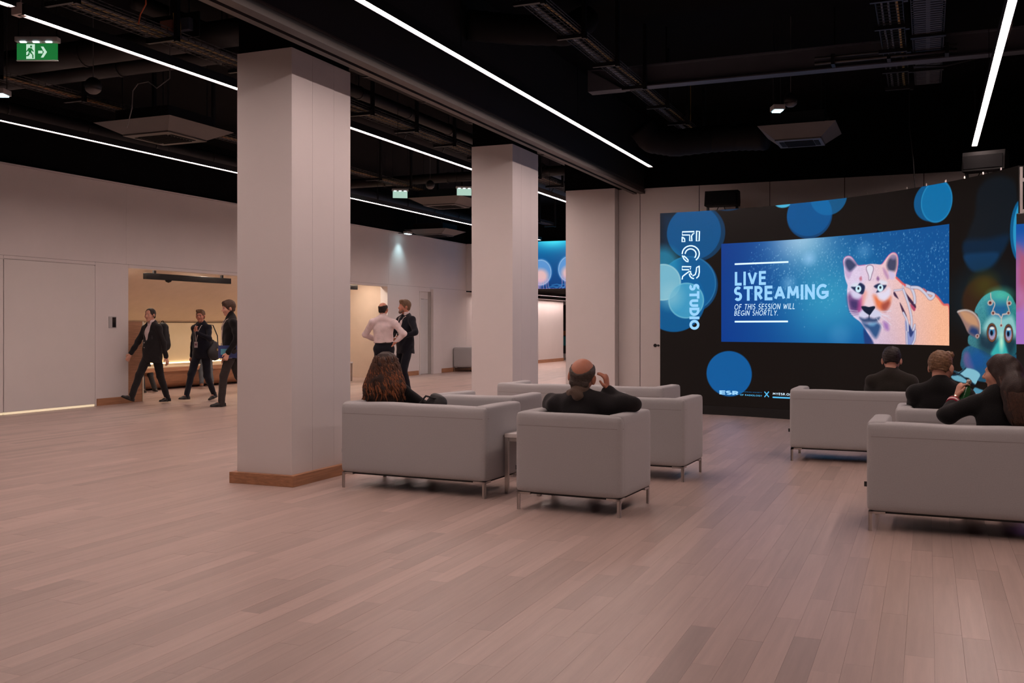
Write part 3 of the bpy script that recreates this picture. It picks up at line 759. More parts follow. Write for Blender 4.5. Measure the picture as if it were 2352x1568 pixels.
# ============================================================ LOUNGE SEATING
SH, SD, LEG = 0.752, 0.71, 0.125
def sofa(x, y, W, rot, seats, name, label, cat, seed=0, group=None, tagside=True, m=M_SOFA):
    p = empty(name, (x, y, 0), rot, label, cat, group)
    at, bt = 0.135, 0.165
    soft_box('backrest', (0, 0, LEG + 0.012), (W, bt, SH), 0.038, m, p, n=(18, 8, 12), lump=0.0035, seed=seed)
    for k, xa in enumerate((0.0, W - at)):
        soft_box('armrest', (xa - (0.002 if k == 0 else 0), 0.025, LEG + 0.011), (xa + at + (0.002 if k else 0), SD, SH + 0.005), 0.036, m, p, n=(8, 12, 10), lump=0.002, seed=seed + 3 + k)
    box('seat_base', (at - 0.02, bt - 0.02, LEG + 0.02), (W - at + 0.02, SD - 0.015, 0.27), m, p, bevel=0.015)
    sw = (W - 2 * at) / seats
    for k in range(seats):
        soft_box('seat_cushion', (at + sw * k + 0.004, bt - 0.01, 0.265), (at + sw * (k + 1) - 0.004, SD - 0.005, 0.425), 0.03, m, p, n=(8, 8, 5), puff=0.012, seed=seed + 9 + k)
        soft_box('back_cushion', (at + sw * k + 0.006, bt - 0.02, 0.42), (at + sw * (k + 1) - 0.006, bt + 0.09, 0.70), 0.04, m, p, n=(8, 5, 8), puff=0.01, seed=seed + 15 + k)
    # stitched seam running round the outside below the roll
    zs = SH - 0.10
    mb = MB()
    e = 0.0006
    mb.box((0.03, -e, zs), (W - 0.03, 0.004, zs + 0.004))
    for s, xx in ((-1, 0.0), (1, W)):
        mb.box((xx - (e if s < 0 else 0.004), 0.04, zs), (xx + (0.004 if s < 0 else e), SD - 0.04, zs + 0.004))
    mb.build('seam', M_SEAM, p)
    box('under_frame', (0.03, 0.03, LEG), (W - 0.03, SD - 0.03, LEG + 0.03), mat('sofa_underside', (0.03, 0.03, 0.03, 1), 0.9), p)
    for xx, sx in ((0.012, 1), (W - 0.012, -1)):
        for yy, sy in ((0.012, 1), (SD - 0.012, -1)):
            mb = MB()
            mb.box((xx, yy, 0), (xx + sx * 0.025, yy + sy * 0.007, LEG)).box((xx, yy, 0), (xx + sx * 0.007, yy + sy * 0.025, LEG))
            mb.box((xx, yy, LEG - 0.004), (xx + sx * 0.11, yy + sy * 0.03, LEG + 0.0125)).box((xx, yy, LEG - 0.004), (xx + sx * 0.03, yy + sy * 0.11, LEG + 0.0125))
            mb.build('leg', M_STEEL, p)
    if tagside:
        box('fabric_tag', (-0.018, 0.05, 0.30), (0.004, 0.053, 0.335), M_TAG, p)
    return p
sofa(-4.765, 7.50, 1.43, -0.045, 2, 'loveseat', 'grey two-seat sofa by the first pillar where the curly-haired woman sits', 'sofa', 1)
sofa(-2.95, 7.13, 0.87, -0.06, 1, 'armchair', 'grey armchair occupied by the balding man in a dark jacket', 'armchair', 2)
sofa(-2.93, 8.96, 0.90, -0.03, 1, 'armchair', 'empty grey armchair behind the balding man, casting a blue shadow', 'armchair', 3)
sofa(-4.47, 8.66, 0.88, -0.05, 1, 'armchair', 'empty grey armchair behind the curly-haired woman', 'armchair', 4)
sofa(-4.63, 10.62, 2.00, -0.06, 3, 'sofa', 'long empty grey sofa in front of the violet-tinted pillar', 'sofa', 5)
sofa(-1.34, 10.80, 2.02, 0.0, 3, 'sofa', 'long grey sofa facing the curved screen with the dark-haired man', 'sofa', 6)
sofa(-0.24, 8.60, 0.90, 0.0, 1, 'armchair', 'grey armchair occupied by the man with fair cropped hair', 'armchair', 7)
sofa(-0.39, 7.31, 1.45, -0.02, 2, 'loveseat', 'grey two-seat sofa where the long-haired woman holds a bottle', 'sofa', 8)
# far sofa by the left wall
q = on_floor(1040, 853)
sofa(X_L + 0.03, 29.15, 1.35, -PI / 2, 2, 'loveseat', 'far grey sofa standing alone against the left wall', 'sofa', 9, tagside=False)
# table between loveseat and armchair
tb = empty('side_table', (-3.135, 7.95, 0), -0.03, 'low white square side table between the two occupied grey seats', 'table')
box('table_top', (-0.165, -0.2, 0.475), (0.165, 0.2, 0.51), M_WTABLE, tb, bevel=0.004)
for sx in (-1, 1):
    for sy in (-1, 1):
        box('leg', (sx * 0.147 - 0.016, sy * 0.182 - 0.016, 0), (sx * 0.147 + 0.016, sy * 0.182 + 0.016, 0.475), M_STEEL, tb, bevel=0.002)
box('apron', (-0.13, -0.19, 0.445), (0.13, -0.17, 0.475), M_STEEL, tb); box('apron', (-0.13, 0.17, 0.445), (0.13, 0.19, 0.475), M_STEEL, tb)

# ============================================================ LED SCREENS
SCR_H = 3.27; PLINTH = 0.14
_sp = [on_floor(u, v, SCR_H) for u, v in ((1517, 490), (1656, 481.5), (1775, 472), (1890, 459.5), (2000, 447.5), (2080, 436), (2186, 416), (2337, 380))]
_A = np.array([[2 * p.x, 2 * p.y, 1] for p in _sp]); _b = np.array([p.x ** 2 + p.y ** 2 for p in _sp])
_s = np.linalg.lstsq(_A, _b, rcond=None)[0]
CXS, CYS = _s[0], _s[1]; RAD = math.sqrt(_s[2] + CXS ** 2 + CYS ** 2)
ang = lambda p: math.atan2(p.y - CYS, p.x - CXS)
A0, A1 = ang(_sp[0]), ang(_sp[-1])          # left end -> right end (angle falls)
ARC = (A0 - A1) * RAD
def surf(s, z, off=0.0):
    """place on the screen face: s metres from its left end, off = in front of it"""
    a = A0 - s / RAD
    return Vector((CXS + (RAD - off) * math.cos(a), CYS + (RAD - off) * math.sin(a), z))
def px(u, v):
    """ray through a photo pixel onto the curved face -> (s, z)"""
    k = (u - C_X) / F_PX; dx, dy = k * CS - SN, k * SN + CS
    a = dx * dx + dy * dy; b = -(dx * CXS + dy * CYS); c = CXS ** 2 + CYS ** 2 - RAD ** 2
    d = (-b + math.sqrt(max(0, b * b - a * c))) / a
    return ((A0 - math.atan2(dy * d - CYS, dx * d - CXS)) * RAD, CAM_H - (v - HOR_Y) * d / F_PX)
def P(pts): return [px(*q) for q in pts]
def cg(pts): return [px(1920 + x * 0.14668, 570 + y * 0.14668) for x, y in pts]      # puma crop
def cr(pts): return [px(2180 + x * 0.17861, 640 + y * 0.17861) for x, y in pts]      # creature crop
def smooth(pts, n=5, closed=True):
    p = np.array(pts, float); N = len(p); out = []
    rngi = range(N) if closed else range(N - 1)
    for i in rngi:
        if closed: a, b, c, d = p[(i-1) % N], p[i], p[(i+1) % N], p[(i+2) % N]
        else: a, b, c, d = p[max(i-1, 0)], p[i], p[i+1], p[min(i+2, N-1)]
        for k in range(n):
            t = k / n
            out.append(0.5 * ((2*b) + (c-a)*t + (2*a-5*b+4*c-d)*t*t + (3*b-a-3*c+d)*t**3))
    if not closed: out.append(p[-1])
    return [tuple(q) for q in out]

class Paint:
    """vertex-colour canvas on a rectangular patch (s0..s1, z0..z1)"""
    def __init__(s, s0, s1, z0, z1, step, base=(0, 0, 0)):
        s.nx = max(2, int(round((s1 - s0) / step))); s.nz = max(2, int(round((z1 - z0) / step)))
        s.S, s.Z = np.meshgrid(np.linspace(s0, s1, s.nx + 1), np.linspace(z0, z1, s.nz + 1))
        s.C = np.zeros(s.S.shape + (3,)); s.C[:] = base; s.step = step
    def _win(s, b0, b1, c0, c1):
        x = s.S[0]; z = s.Z[:, 0]
        return (slice(np.searchsorted(z, c0), np.searchsorted(z, c1) + 1), slice(np.searchsorted(x, b0), np.searchsorted(x, b1) + 1))
    def put(s, w, al, col):
        col = np.array(col, float)
        s.C[w] = s.C[w] * (1 - al[..., None]) + col * al[..., None]
    def ell(s, c, rx, rz, col, op=1.0, soft=None, rot=0.0, rim=None):
        soft = soft or s.step * 1.2; R = max(rx, rz) + soft
        w = s._win(c[0] - R, c[0] + R, c[1] - R, c[1] + R)
        x = s.S[w] - c[0]; z = s.Z[w] - c[1]
        if rot: x, z = x * math.cos(rot) + z * math.sin(rot), -x * math.sin(rot) + z * math.cos(rot)
        d = (np.sqrt((x / rx) ** 2 + (z / rz) ** 2) - 1) * min(rx, rz)
        s.put(w, np.clip(0.5 - d / soft, 0, 1) * op, col)
        if rim is not None: s.put(w, np.clip(1 - np.abs(d + s.step) / (s.step * 1.6), 0, 1) * 0.7, rim)
    def poly(s, pts, col, op=1.0, soft=None):
        soft = soft or s.step * 1.2
        p = np.array(pts); w = s._win(p[:, 0].min() - soft, p[:, 0].max() + soft, p[:, 1].min() - soft, p[:, 1].max() + soft)
        x = s.S[w]; z = s.Z[w]
        if x.size == 0: return
        d = np.full(x.shape, 1e9); ins = np.zeros(x.shape, bool)
        for i in range(len(p)):
            a, b = p[i], p[(i + 1) % len(p)]; e = b - a; L = (e ** 2).sum() + 1e-12
            t = np.clip(((x - a[0]) * e[0] + (z - a[1]) * e[1]) / L, 0, 1)
            d = np.minimum(d, (x - a[0] - t * e[0]) ** 2 + (z - a[1] - t * e[1]) ** 2)
            if abs(e[1]) > 1e-12:
                cnd = ((a[1] > z) != (b[1] > z)) & (x < e[0] * (z - a[1]) / e[1] + a[0])
                ins ^= cnd
        d = np.sqrt(d); d = np.where(ins, -d, d)
        al = np.clip(0.5 - d / soft, 0, 1) * op
        if callable(col):
            cc = col(x, z); s.C[w] = s.C[w] * (1 - al[..., None]) + cc * al[..., None]
        else: s.put(w, al, col)
    def line(s, pts, wd, col, op=1.0, soft=None):
        soft = soft or s.step * 1.2; h = wd / 2
        p = np.array(pts); w = s._win(p[:, 0].min() - h - soft, p[:, 0].max() + h + soft, p[:, 1].min() - h - soft, p[:, 1].max() + h + soft)
        x = s.S[w]; z = s.Z[w]
        if x.size == 0: return
        d = np.full(x.shape, 1e9)
        for a, b in zip(p[:-1], p[1:]):
            e = b - a; L = (e ** 2).sum() + 1e-12
            t = np.clip(((x - a[0]) * e[0] + (z - a[1]) * e[1]) / L, 0, 1)
            d = np.minimum(d, (x - a[0] - t * e[0]) ** 2 + (z - a[1] - t * e[1]) ** 2)
        s.put(w, np.clip(0.5 - (np.sqrt(d) - h) / soft, 0, 1) * op, col)
    def build(s, name, place, m, parent, tint=(1, 1, 1)):
        V = np.array([tuple(place(a, b)) for a, b in zip(s.S.ravel(), s.Z.ravel())])
        W = s.nx + 1
        i, j = np.meshgrid(np.arange(s.nx), np.arange(s.nz)); q = (j * W + i).ravel()
        Fc = np.stack([q, q + 1, q + W + 1, q + W], 1)
        me = bpy.data.meshes.new(name)
        me.vertices.add(len(V)); me.vertices.foreach_set('co', V.ravel())
        me.loops.add(Fc.size); me.loops.foreach_set('vertex_index', Fc.ravel().astype(np.int32))
        me.polygons.add(len(Fc)); me.polygons.foreach_set('loop_start', np.arange(0, Fc.size, 4, dtype=np.int32))
        me.update(calc_edges=True); me.validate()
        c = np.clip(s.C.reshape(-1, 3) * tint, 0, 255) / 255.0
        lin = np.where(c <= 0.04045, c / 12.92, ((c + 0.055) / 1.055) ** 2.4)
        at = me.color_attributes.new('picture', 'FLOAT_COLOR', 'POINT')
        at.data.foreach_set('color', np.concatenate([lin, np.ones((len(lin), 1))], 1).ravel())
        me.materials.append(m)
        me.polygons.foreach_set('use_smooth', [True] * len(me.polygons))
        return link(bpy.data.objects.new(name, me), parent)
M_PIC = emis_attr('led_picture', 'picture', 1.0)

scr = empty('led_wall', surf(ARC / 2, 0) * 1.0, 0, 'big curved black video wall with blue bubbles and a puma picture', 'screen')
scr.location = (0, 0, 0)
_place = lambda off: (lambda s_, z_: surf(s_, z_, off))
# cabinet and plinth
V = []; Fc = []; NS = 40
for i in range(NS + 1):
    s_ = ARC * i / NS
    for (off, z_) in ((0.0, PLINTH), (0.0, SCR_H), (-0.16, SCR_H), (-0.16, PLINTH)): V.append(surf(s_, z_, off))
for i in range(NS):
    for k in range(4):
        a, b_ = i * 4 + k, i * 4 + (k + 1) % 4; Fc.append((a, b_, b_ + 4, a + 4))
Fc += [(3, 2, 1, 0), tuple(NS * 4 + k for k in range(4))]
pyobj('cabinet', V, Fc, M_LEDB, scr)
V = []; Fc = []
for i in range(NS + 1):
    s_ = ARC * i / NS
    for (off, z_) in ((0.03, 0), (0.03, PLINTH), (-0.3, PLINTH), (-0.3, 0)): V.append(surf(s_, z_, off))
for i in range(NS):
    for k in range(4):
        a, b_ = i * 4 + k, i * 4 + (k + 1) % 4; Fc.append((a, b_, b_ + 4, a + 4))
Fc += [(3, 2, 1, 0), tuple(NS * 4 + k for k in range(4))]
pyobj('plinth', V, Fc, mat('plinth_black', (0.004, 0.004, 0.004, 1), 0.7), scr)
for k in range(14):      # bright clamp screws along the top edge
    if k > 4:
        c = surf(ARC * (0.45 + 0.55 * (k - 4) / 10), SCR_H, 0.0)
        box('clamp', (c.x - 0.008, c.y - 0.008, SCR_H), (c.x + 0.008, c.y + 0.008, SCR_H + 0.03), M_STEEL, scr)

# ---- background canvas: near-black with blue bubbles
BG = (17, 13, 12)
bg = Paint(0.0, ARC, PLINTH, SCR_H, 0.0095, BG)
def bub(u, v, r, col, op=1.0, soft=None, rim=None, ry=None, cv=bg):
    c = px(u, v); e = px(u + r, v); t = px(u, v - (ry or r))
    cv.ell(c, abs(e[0] - c[0]), abs(t[1] - c[1]), col, op, soft, rim=rim)
bg.poly(P([(1515, 485), (1560, 485), (1545, 560), (1535, 640), (1515, 640)]), (12, 44, 78), 0.85, 0.25)
bub(1602, 536, 64, (8, 62, 112), 0.85); bub(1594, 534, 62, (6, 82, 150), 1)
bub(1585, 655, 64, (8, 70, 128), 0.9); bub(1581, 652, 64, (6, 90, 162), 1, rim=(60, 130, 190))
bub(1548, 690, 72, (4, 96, 172), 0.9)
bub(1520, 610, 42, (40, 150, 205), 0.7, 0.18)
bub(1522, 648, 42, (120, 188, 226), 0.95, rim=(170, 215, 240))
bub(1576, 690, 41, (70, 165, 220), 0.85, rim=(130, 200, 235)); bub(1540, 680, 26, (150, 205, 235), 0.5, 0.2)
bub(1675, 858, 52, (10, 92, 172), 1)
bub(1675, 470, 34, (10, 60, 110), 0.8, ry=14)
bub(1800, 462, 22, (70, 180, 235), 1, ry=15)
bub(1860, 496, 52, (8, 70, 135), 0.9); bub(1859, 491, 51, (6, 84, 158), 1); bub(1904, 452, 42, (14, 110, 190), 0.75)
bub(2142, 462, 42, (8, 86, 150), 1, ry=46); bub(2152, 462, 36, (10, 112, 184), 1, ry=49, rim=(50, 150, 215))
bg.poly(smooth(P([(2245, 440), (2270, 410), (2310, 405), (2335, 430), (2335, 520), (2318, 550), (2290, 600), (2250, 622), (2222, 608), (2214, 570), (2226, 530), (2240, 490)])), (15, 24, 34), 0.9, 0.08)
bg.poly(smooth(P([(2214, 555), (2270, 548), (2318, 540), (2300, 585), (2275, 615), (2240, 622), (2220, 605)])), (8, 36, 66), 0.9, 0.08)
bg.poly(smooth(P([(2216, 585), (2260, 580), (2294, 582), (2275, 612), (2240, 623), (2221, 606)])), (12, 54, 98), 0.9, 0.05)
bub(2262, 690, 60, (6, 40, 62), 0.8, 0.5); bub(2258, 690, 47, (52, 32, 20), 0.95, 0.06, ry=55); bub(2262, 655, 26, (66, 62, 22), 0.8, 0.2)
bub(2345, 530, 24, (10, 90, 150), 1, ry=72); bub(2352, 530, 24, (40, 150, 215), 1, ry=72)

# creature picture (right-hand part of the wall)
fur = lambda x, z: None
hd = smooth(cr([(330, 420), (370, 320), (440, 230), (530, 175), (620, 152), (720, 165), (800, 220), (850, 310), (900, 420), (905, 600), (900, 800), (860, 960), (760, 1010), (640, 1000), (540, 980), (450, 930), (380, 900), (280, 860), (245, 820), (250, 740), (300, 700), (380, 600), (370, 470)]))
body = smooth(cr([(160, 1010), (175, 930), (220, 880), (300, 860), (420, 900), (600, 1000), (800, 980), (930, 1000), (950, 1300), (400, 1320), (165, 1150)]))
sh = px(2230, 700); 
def furcol(x, z):
    t = np.clip((x - sh[0] + 0.05) / 0.75, 0, 1)[..., None]; q = np.clip((z - (sh[1] - 0.75)) / 1.3, 0, 1)[..., None]
    a = np.array([92, 190, 222.]); b = np.array([44, 150, 196.]); c = np.array([70, 200, 178.])
    n_ = np.random.RandomState(2).randn(*x.shape)[..., None] * 6
    return (a * (1 - t) + b * t) * (0.55 + 0.45 * q) + (c - b) * q * t * 0.7 + n_
bg.poly(body, lambda x, z: furcol(x, z) * np.array([0.8, 0.85, 0.98]), 1)
bg.poly(smooth(cr([(200, 960), (250, 950), (300, 1060), (320, 1150), (240, 1160), (190, 1060)])), (160, 92, 150), 0.7, 0.06)
bg.ell(cr([(370, 1050)])[0], 0.20, 0.16, (16, 80, 168), 0.75, 0.2)
bg.poly(hd, furcol, 1)
bg.ell(cr([(640, 370)])[0], 0.20, 0.16, (30, 92, 160), 0.85, 0.14)
bg.ell(cr([(660, 220)])[0], 0.20, 0.08, (92, 222, 190), 0.6, 0.12)
bg.poly(smooth(cr([(430, 700), (470, 560), (560, 470), (680, 500), (800, 470), (850, 560), (880, 720), (840, 800), (700, 760), (560, 780), (470, 800)])), (150, 212, 228), 0.85, 0.07)
bg.poly(smooth(cr([(410, 700), (520, 720), (600, 800), (560, 930), (480, 940), (400, 880), (380, 790)])), (22, 44, 66), 0.85, 0.12)
bg.poly(smooth(cr([(720, 760), (830, 740), (870, 800), (830, 930), (770, 960)])), (20, 44, 60), 0.8, 0.10)
bg.poly(smooth(cr([(650, 780), (700, 780), (750, 930), (765, 1010), (640, 1000), (540, 975), (590, 870)])), (52, 176, 190), 1, 0.04)
bg.ell(cr([(675, 810)])[0], 0.04, 0.10, (190, 240, 225), 0.9, 0.06)
# ear
bg.poly(smooth(cr([(108, 430), (130, 402), (220, 404), (320, 440), (390, 540), (400, 700), (370, 770), (330, 750), (250, 700), (200, 600), (150, 500)])), (150, 120, 120), 1)
bg.poly(smooth(cr([(140, 420), (220, 420), (320, 470), (370, 560), (380, 680), (300, 600), (210, 540)])), (196, 150, 120), 0.9, 0.05)
bg.poly(smooth(cr([(290, 620), (370, 640), (385, 720), (340, 740), (260, 690)])), (24, 54, 120), 0.9, 0.07)
bg.line(smooth(cr([(110, 425), (220, 402), (330, 450), (395, 560), (400, 700)]), 5, False), 0.02, (200, 200, 215), 0.8)
# eyes
def ep(x, y, rx, ry, col, op=1.0, soft=None):
    c = cr([(x, y)])[0]; e = cr([(x + rx, y)])[0]; t = cr([(x, y - ry)])[0]
    bg.ell(c, abs(e[0] - c[0]), abs(t[1] - c[1]), col, op, soft)
for (ex, ey, k_) in ((552, 692, 1.0), (766, 704, 0.9)):
    ep(ex, ey, 66 * k_, 122, (40, 22, 24)); ep(ex, ey + 2, 58 * k_, 112, (186, 120, 74), 0.9); ep(ex, ey, 52 * k_, 102, (50, 28, 32))
    ep(ex + 2, ey + 8, 44 * k_, 86, (166, 150, 192)); ep(ex, ey - 16, 34 * k_, 56, (56, 134, 196), 1, 0.03); ep(ex - 4, ey + 4, 18 * k_, 34, (8, 14, 36)); ep(ex + 2, ey - 56, 30 * k_, 16, (236, 242, 250))
# jewellery
jw = (206, 190, 196)
for pts in ([(535, 190), (545, 260), (590, 320), (565, 400), (570, 440), (640, 460)], [(765, 230), (745, 310), (770, 390), (765, 440), (690, 460)], [(640, 460), (675, 500), (690, 460)], [(675, 500), (672, 600)]):
    bg.line(smooth(cr(pts), 5, False), 0.016, jw)
for (jx, jy, r) in ((530, 310, 34), (775, 315, 30), (568, 440, 28), (765, 440, 25), (672, 600, 20), (365, 735, 24)):
    ep(jx, jy, r, r, jw); ep(jx, jy, r * 0.55, r * 0.6, (96, 40, 40))
# pale blue ruffle at the bottom
bg.poly(smooth(cr([(60, 1180), (130, 1200), (215, 1150), (330, 1170), (400, 1230), (370, 1300), (330, 1360), (260, 1280), (180, 1260), (100, 1220)])), (126, 190, 226), 1)
bg.poly(smooth(cr([(30, 1250), (110, 1240), (200, 1280), (240, 1340), (120, 1320), (50, 1290)])), (110, 178, 216), 0.95)
bg.poly(smooth(cr([(330, 1400), (400, 1420), (480, 1450), (480, 1480), (320, 1470)])), (86, 160, 205), 0.9)
for pts in ([(60, 1190), (150, 1235), (210, 1280), (330, 1360)], [(50, 1240), (120, 1225), (215, 1150)]):
    bg.line(smooth(cr(pts), 5, False), 0.018, (14, 40, 64))
bg.build('picture_background', _place(0.002), M_PIC, scr, (1.0, 0.97, 0.90))

# ---- inset film frame with the puma
va, vb, vc, vd = px(1657, 560), px(2181, 514), px(2181, 794), px(1657, 784)
VS0, VS1, VZ0, VZ1 = va[0], vb[0], (vc[1] + vd[1]) / 2, (va[1] + vb[1]) / 2
fv = Paint(VS0, VS1, VZ0, VZ1, 0.0085)
u_ = (fv.S - VS0) / (VS1 - VS0); t_ = (fv.Z - VZ0) / (VZ1 - VZ0)
def mixc(a, b, t): return np.array(a, float) * (1 - t[..., None]) + np.array(b, float) * t[..., None]
deep = mixc((6, 80, 150), (12, 80, 146), np.clip(t_ * 1.0, 0, 1))
left = np.clip(1 - u_ * 2.6, 0, 1)
deep = deep - left[..., None] * np.array([4, 22, 8.])
glow = np.exp(-(((u_ - 0.47) / 0.22) ** 2 + ((t_ - 0.42) / 0.42) ** 2))
top = np.exp(-(((u_ - 0.34) / 0.13) ** 2 + ((t_ - 1.02) / 0.26) ** 2))
fv.C = deep + glow[..., None] * np.array([40, 66, 40.]) + top[..., None] * np.array([130, 105, 70.])
for (u, v, r, op) in ((1859, 594, 11, 0.75), (1812, 650, 12, 0.45), (1985, 575, 14, 0.3), (1930, 770, 22, 0.15)):
    bub(u, v, r, (150, 200, 240), op, 0.14, cv=fv)
rs = np.random.RandomState(5)
for k in range(1300):
    uu = 0.12 + 0.88 * rs.rand(); tt = 0.45 + 0.5 * rs.rand() + 0.12 * rs.randn()
    if tt > 0.99 or tt < 0.02: continue
    b_ = 0.25 + 0.6 * rs.rand() ** 2
    fv.ell((VS0 + uu * (VS1 - VS0), VZ0 + tt * (VZ1 - VZ0)), 0.0045, 0.007, (170, 215, 240), b_, 0.010)
clipv = lambda pts: pts
# puma
sil = smooth(cg([(125, 270), (120, 190), (150, 140), (200, 122), (250, 142), (300, 205), (345, 265), (400, 268), (480, 257), (560, 245), (640, 250), (720, 250), (770, 190), (830, 110), (890, 70), (940, 80), (970, 130), (978, 220), (965, 330), (945, 440), (1010, 520), (1090, 570), (1190, 605), (1290, 600), (1370, 640), (1440, 690), (1540, 720), (1610, 780), (1690, 880), (1775, 908), (1790, 1200), (1785, 1560), (1200, 1560), (590, 1530), (560, 1440), (490, 1310), (430, 1220), (380, 1150), (300, 1090), (240, 1020), (205, 940), (190, 860), (180, 760), (178, 650), (185, 580), (160, 510), (140, 430)]), 4)
o0 = cg([(178, 0)])[0][0]; o1 = cg([(1775, 0)])[0][0]
def fur2(x, z):
    t = np.clip((x - o0) / (o1 - o0), 0, 1)
    q = np.clip((z - VZ0) / (VZ1 - VZ0), 0, 1)
    c = mixc((220, 202, 230), (244, 180, 146), np.clip(t * 1.25 - 0.15, 0, 1))
    c = c + (np.clip(q - 0.45, 0, 1) * 36 * np.clip(t * 2, 0, 1))[..., None] * np.array([1.0, -0.1, -0.7])
    c = c - (np.clip(0.35 - q, 0, 1) * 60 * (1 - np.abs(t * 2 - 0.8)))[..., None] * np.array([0.8, 0.6, 0.0])
    return c + (np.random.RandomState(1).randn(*x.shape) * 5)[..., None]
fv.poly(sil, fur2)
fv.line(sil[4 * 24:4 * 34], 0.03, (226, 96, 92), 0.9)
fv.line(sil[0:4 * 8], 0.012, (210, 110, 160), 0.8); fv.line(sil[4 * 11:4 * 19], 0.012, (220, 110, 170), 0.8)
# ears
fv.poly(smooth(cg([(140, 240), (150, 170), (210, 145), (270, 190), (330, 265), (280, 300), (250, 400), (200, 480), (150, 400)])), (196, 166, 206), 0.9, 0.03)
fv.poly(smooth(cg([(145, 230), (170, 170), (230, 170), (300, 230), (320, 270), (270, 330), (215, 360), (170, 310)])), (44, 56, 92), 0.9, 0.05)
fv.poly(smooth(cg([(800, 260), (830, 170), (890, 120), (945, 140), (955, 250), (930, 350), (860, 360), (820, 330)])), (48, 56, 88), 0.9, 0.05)
fv.poly(smooth(cg([(850, 130), (900, 95), (945, 120), (930, 170), (880, 170)])), (150, 130, 170), 0.8, 0.04)
fv.poly(smooth(cg([(830, 360), (900, 370), (930, 410), (910, 480), (850, 470)])), (205, 190, 226), 0.9, 0.04)
# face shading
fv.poly(smooth(cg([(180, 760), (230, 700), (300, 760), (390, 800), (410, 950), (350, 1040), (240, 1010), (200, 900)])), (92, 46, 108), 0.75, 0.07)
fv.poly(smooth(cg([(230, 820), (320, 820), (370, 880), (340, 960), (250, 930)])), (48, 40, 92), 0.7, 0.06)
fv.poly(smooth(cg([(360, 820), (420, 740), (440, 900), (400, 1000), (340, 980)])), (196, 70, 140), 0.6, 0.06)
fv.poly(smooth(cg([(440, 660), (500, 690), (470, 820), (420, 900), (415, 780)])), (236, 140, 120), 0.7, 0.06)
fv.poly(smooth(cg([(580, 740), (660, 760), (760, 840), (860, 760), (840, 900), (740, 980), (640, 920)])), (232, 112, 62), 0.9, 0.07)
fv.poly(smooth(cg([(720, 880), (820, 820), (850, 870), (790, 980), (730, 960)])), (140, 60, 60), 0.7, 0.06)
fv.poly(smooth(cg([(230, 600), (300, 540), (360, 560), (330, 600), (270, 640)])), (216, 226, 240), 0.85, 0.05)
fv.poly(smooth(cg([(240, 690), (330, 690), (390, 730), (360, 790), (270, 770)])), (214, 210, 238), 0.85, 0.05)
fv.poly(smooth(cg([(660, 690), (760, 680), (840, 620), (850, 720), (780, 800), (680, 800)])), (226, 222, 244), 0.85, 0.05)
fv.poly(smooth(cg([(690, 500), (790, 520), (800, 560), (710, 570)])), (220, 228, 244), 0.8, 0.04)
fv.poly(smooth(cg([(455, 540), (590, 540), (580, 700), (610, 880), (520, 920), (430, 890), (470, 700)])), (244, 214, 214), 0.55, 0.08)
fv.poly(smooth(cg([(370, 470), (400, 440), (410, 490), (390, 510)])), (190, 90, 110), 0.8, 0.03)
fv.poly(smooth(cg([(640, 480), (660, 440), (685, 480), (665, 510)])), (120, 70, 130), 0.8, 0.03)
fv.poly(smooth(cg([(740, 310), (790, 350), (830, 450), (810, 480), (760, 400)])), (170, 120, 170), 0.7, 0.04)
# eyes
dk = (22, 36, 74)
fv.poly(smooth(cg([(240, 605), (330, 600), (380, 540), (450, 580), (455, 640), (420, 720), (340, 690), (290, 660)]), 4), dk, 0.95, 0.02)
fv.poly(smooth(cg([(600, 590), (680, 550), (720, 575), (795, 580), (750, 650), (680, 685), (635, 690), (660, 640), (620, 620)]), 4), dk, 0.95, 0.02)
for (ex, ey) in ((355, 637), (700, 622)):
    c = cg([(ex, ey)])[0]; fv.ell(c, 0.050, 0.050, (206, 238, 250), 1); fv.ell((c[0], c[1] + 0.008), 0.017, 0.019, (8, 14, 30), 1)
# forehead plate
fp = smooth(cg([(478, 320), (500, 275), (540, 262), (580, 280), (592, 330), (570, 400), (545, 490), (520, 495), (515, 430)]))
fv.poly(fp, (228, 222, 236)); fv.line(fp + fp[:1], 0.010, (120, 90, 120), 0.9)
# nose and muzzle
fv.poly(smooth(cg([(380, 1000), (440, 960), (520, 1030), (600, 960), (700, 1000), (700, 1070), (600, 1090), (525, 1060), (440, 1090), (380, 1060)])), (206, 206, 232), 0.95, 0.04)
fv.poly(smooth(cg([(400, 915), (460, 905), (520, 918), (600, 905), (618, 930), (580, 985), (540, 1040), (515, 1040), (440, 985)]), 4), (16, 28, 52), 1)
fv.line(cg([(525, 1040), (522, 1115)]), 0.014, (16, 28, 52))
fv.poly(smooth(cg([(370, 1080), (450, 1100), (520, 1080), (600, 1100), (690, 1080), (640, 1150), (520, 1160), (420, 1150)])), (30, 58, 100), 0.85, 0.04)
fv.poly(smooth(cg([(420, 1160), (520, 1180), (630, 1160), (700, 1200), (690, 1290), (640, 1400), (590, 1380), (520, 1280), (450, 1230)])), (30, 72, 124), 0.9, 0.06)
fv.poly(smooth(cg([(520, 1170), (640, 1165), (600, 1215), (530, 1210)])), (120, 176, 214), 0.7, 0.04)
fv.poly(smooth(cg([(440, 1260), (490, 1320), (570, 1430), (590, 1520), (470, 1520), (440, 1380)])), (30, 56, 118), 0.9, 0.03)
fv.poly(smooth(cg([(745, 1150), (820, 1180), (830, 1280), (770, 1260)])), (140, 90, 176), 0.7, 0.06)
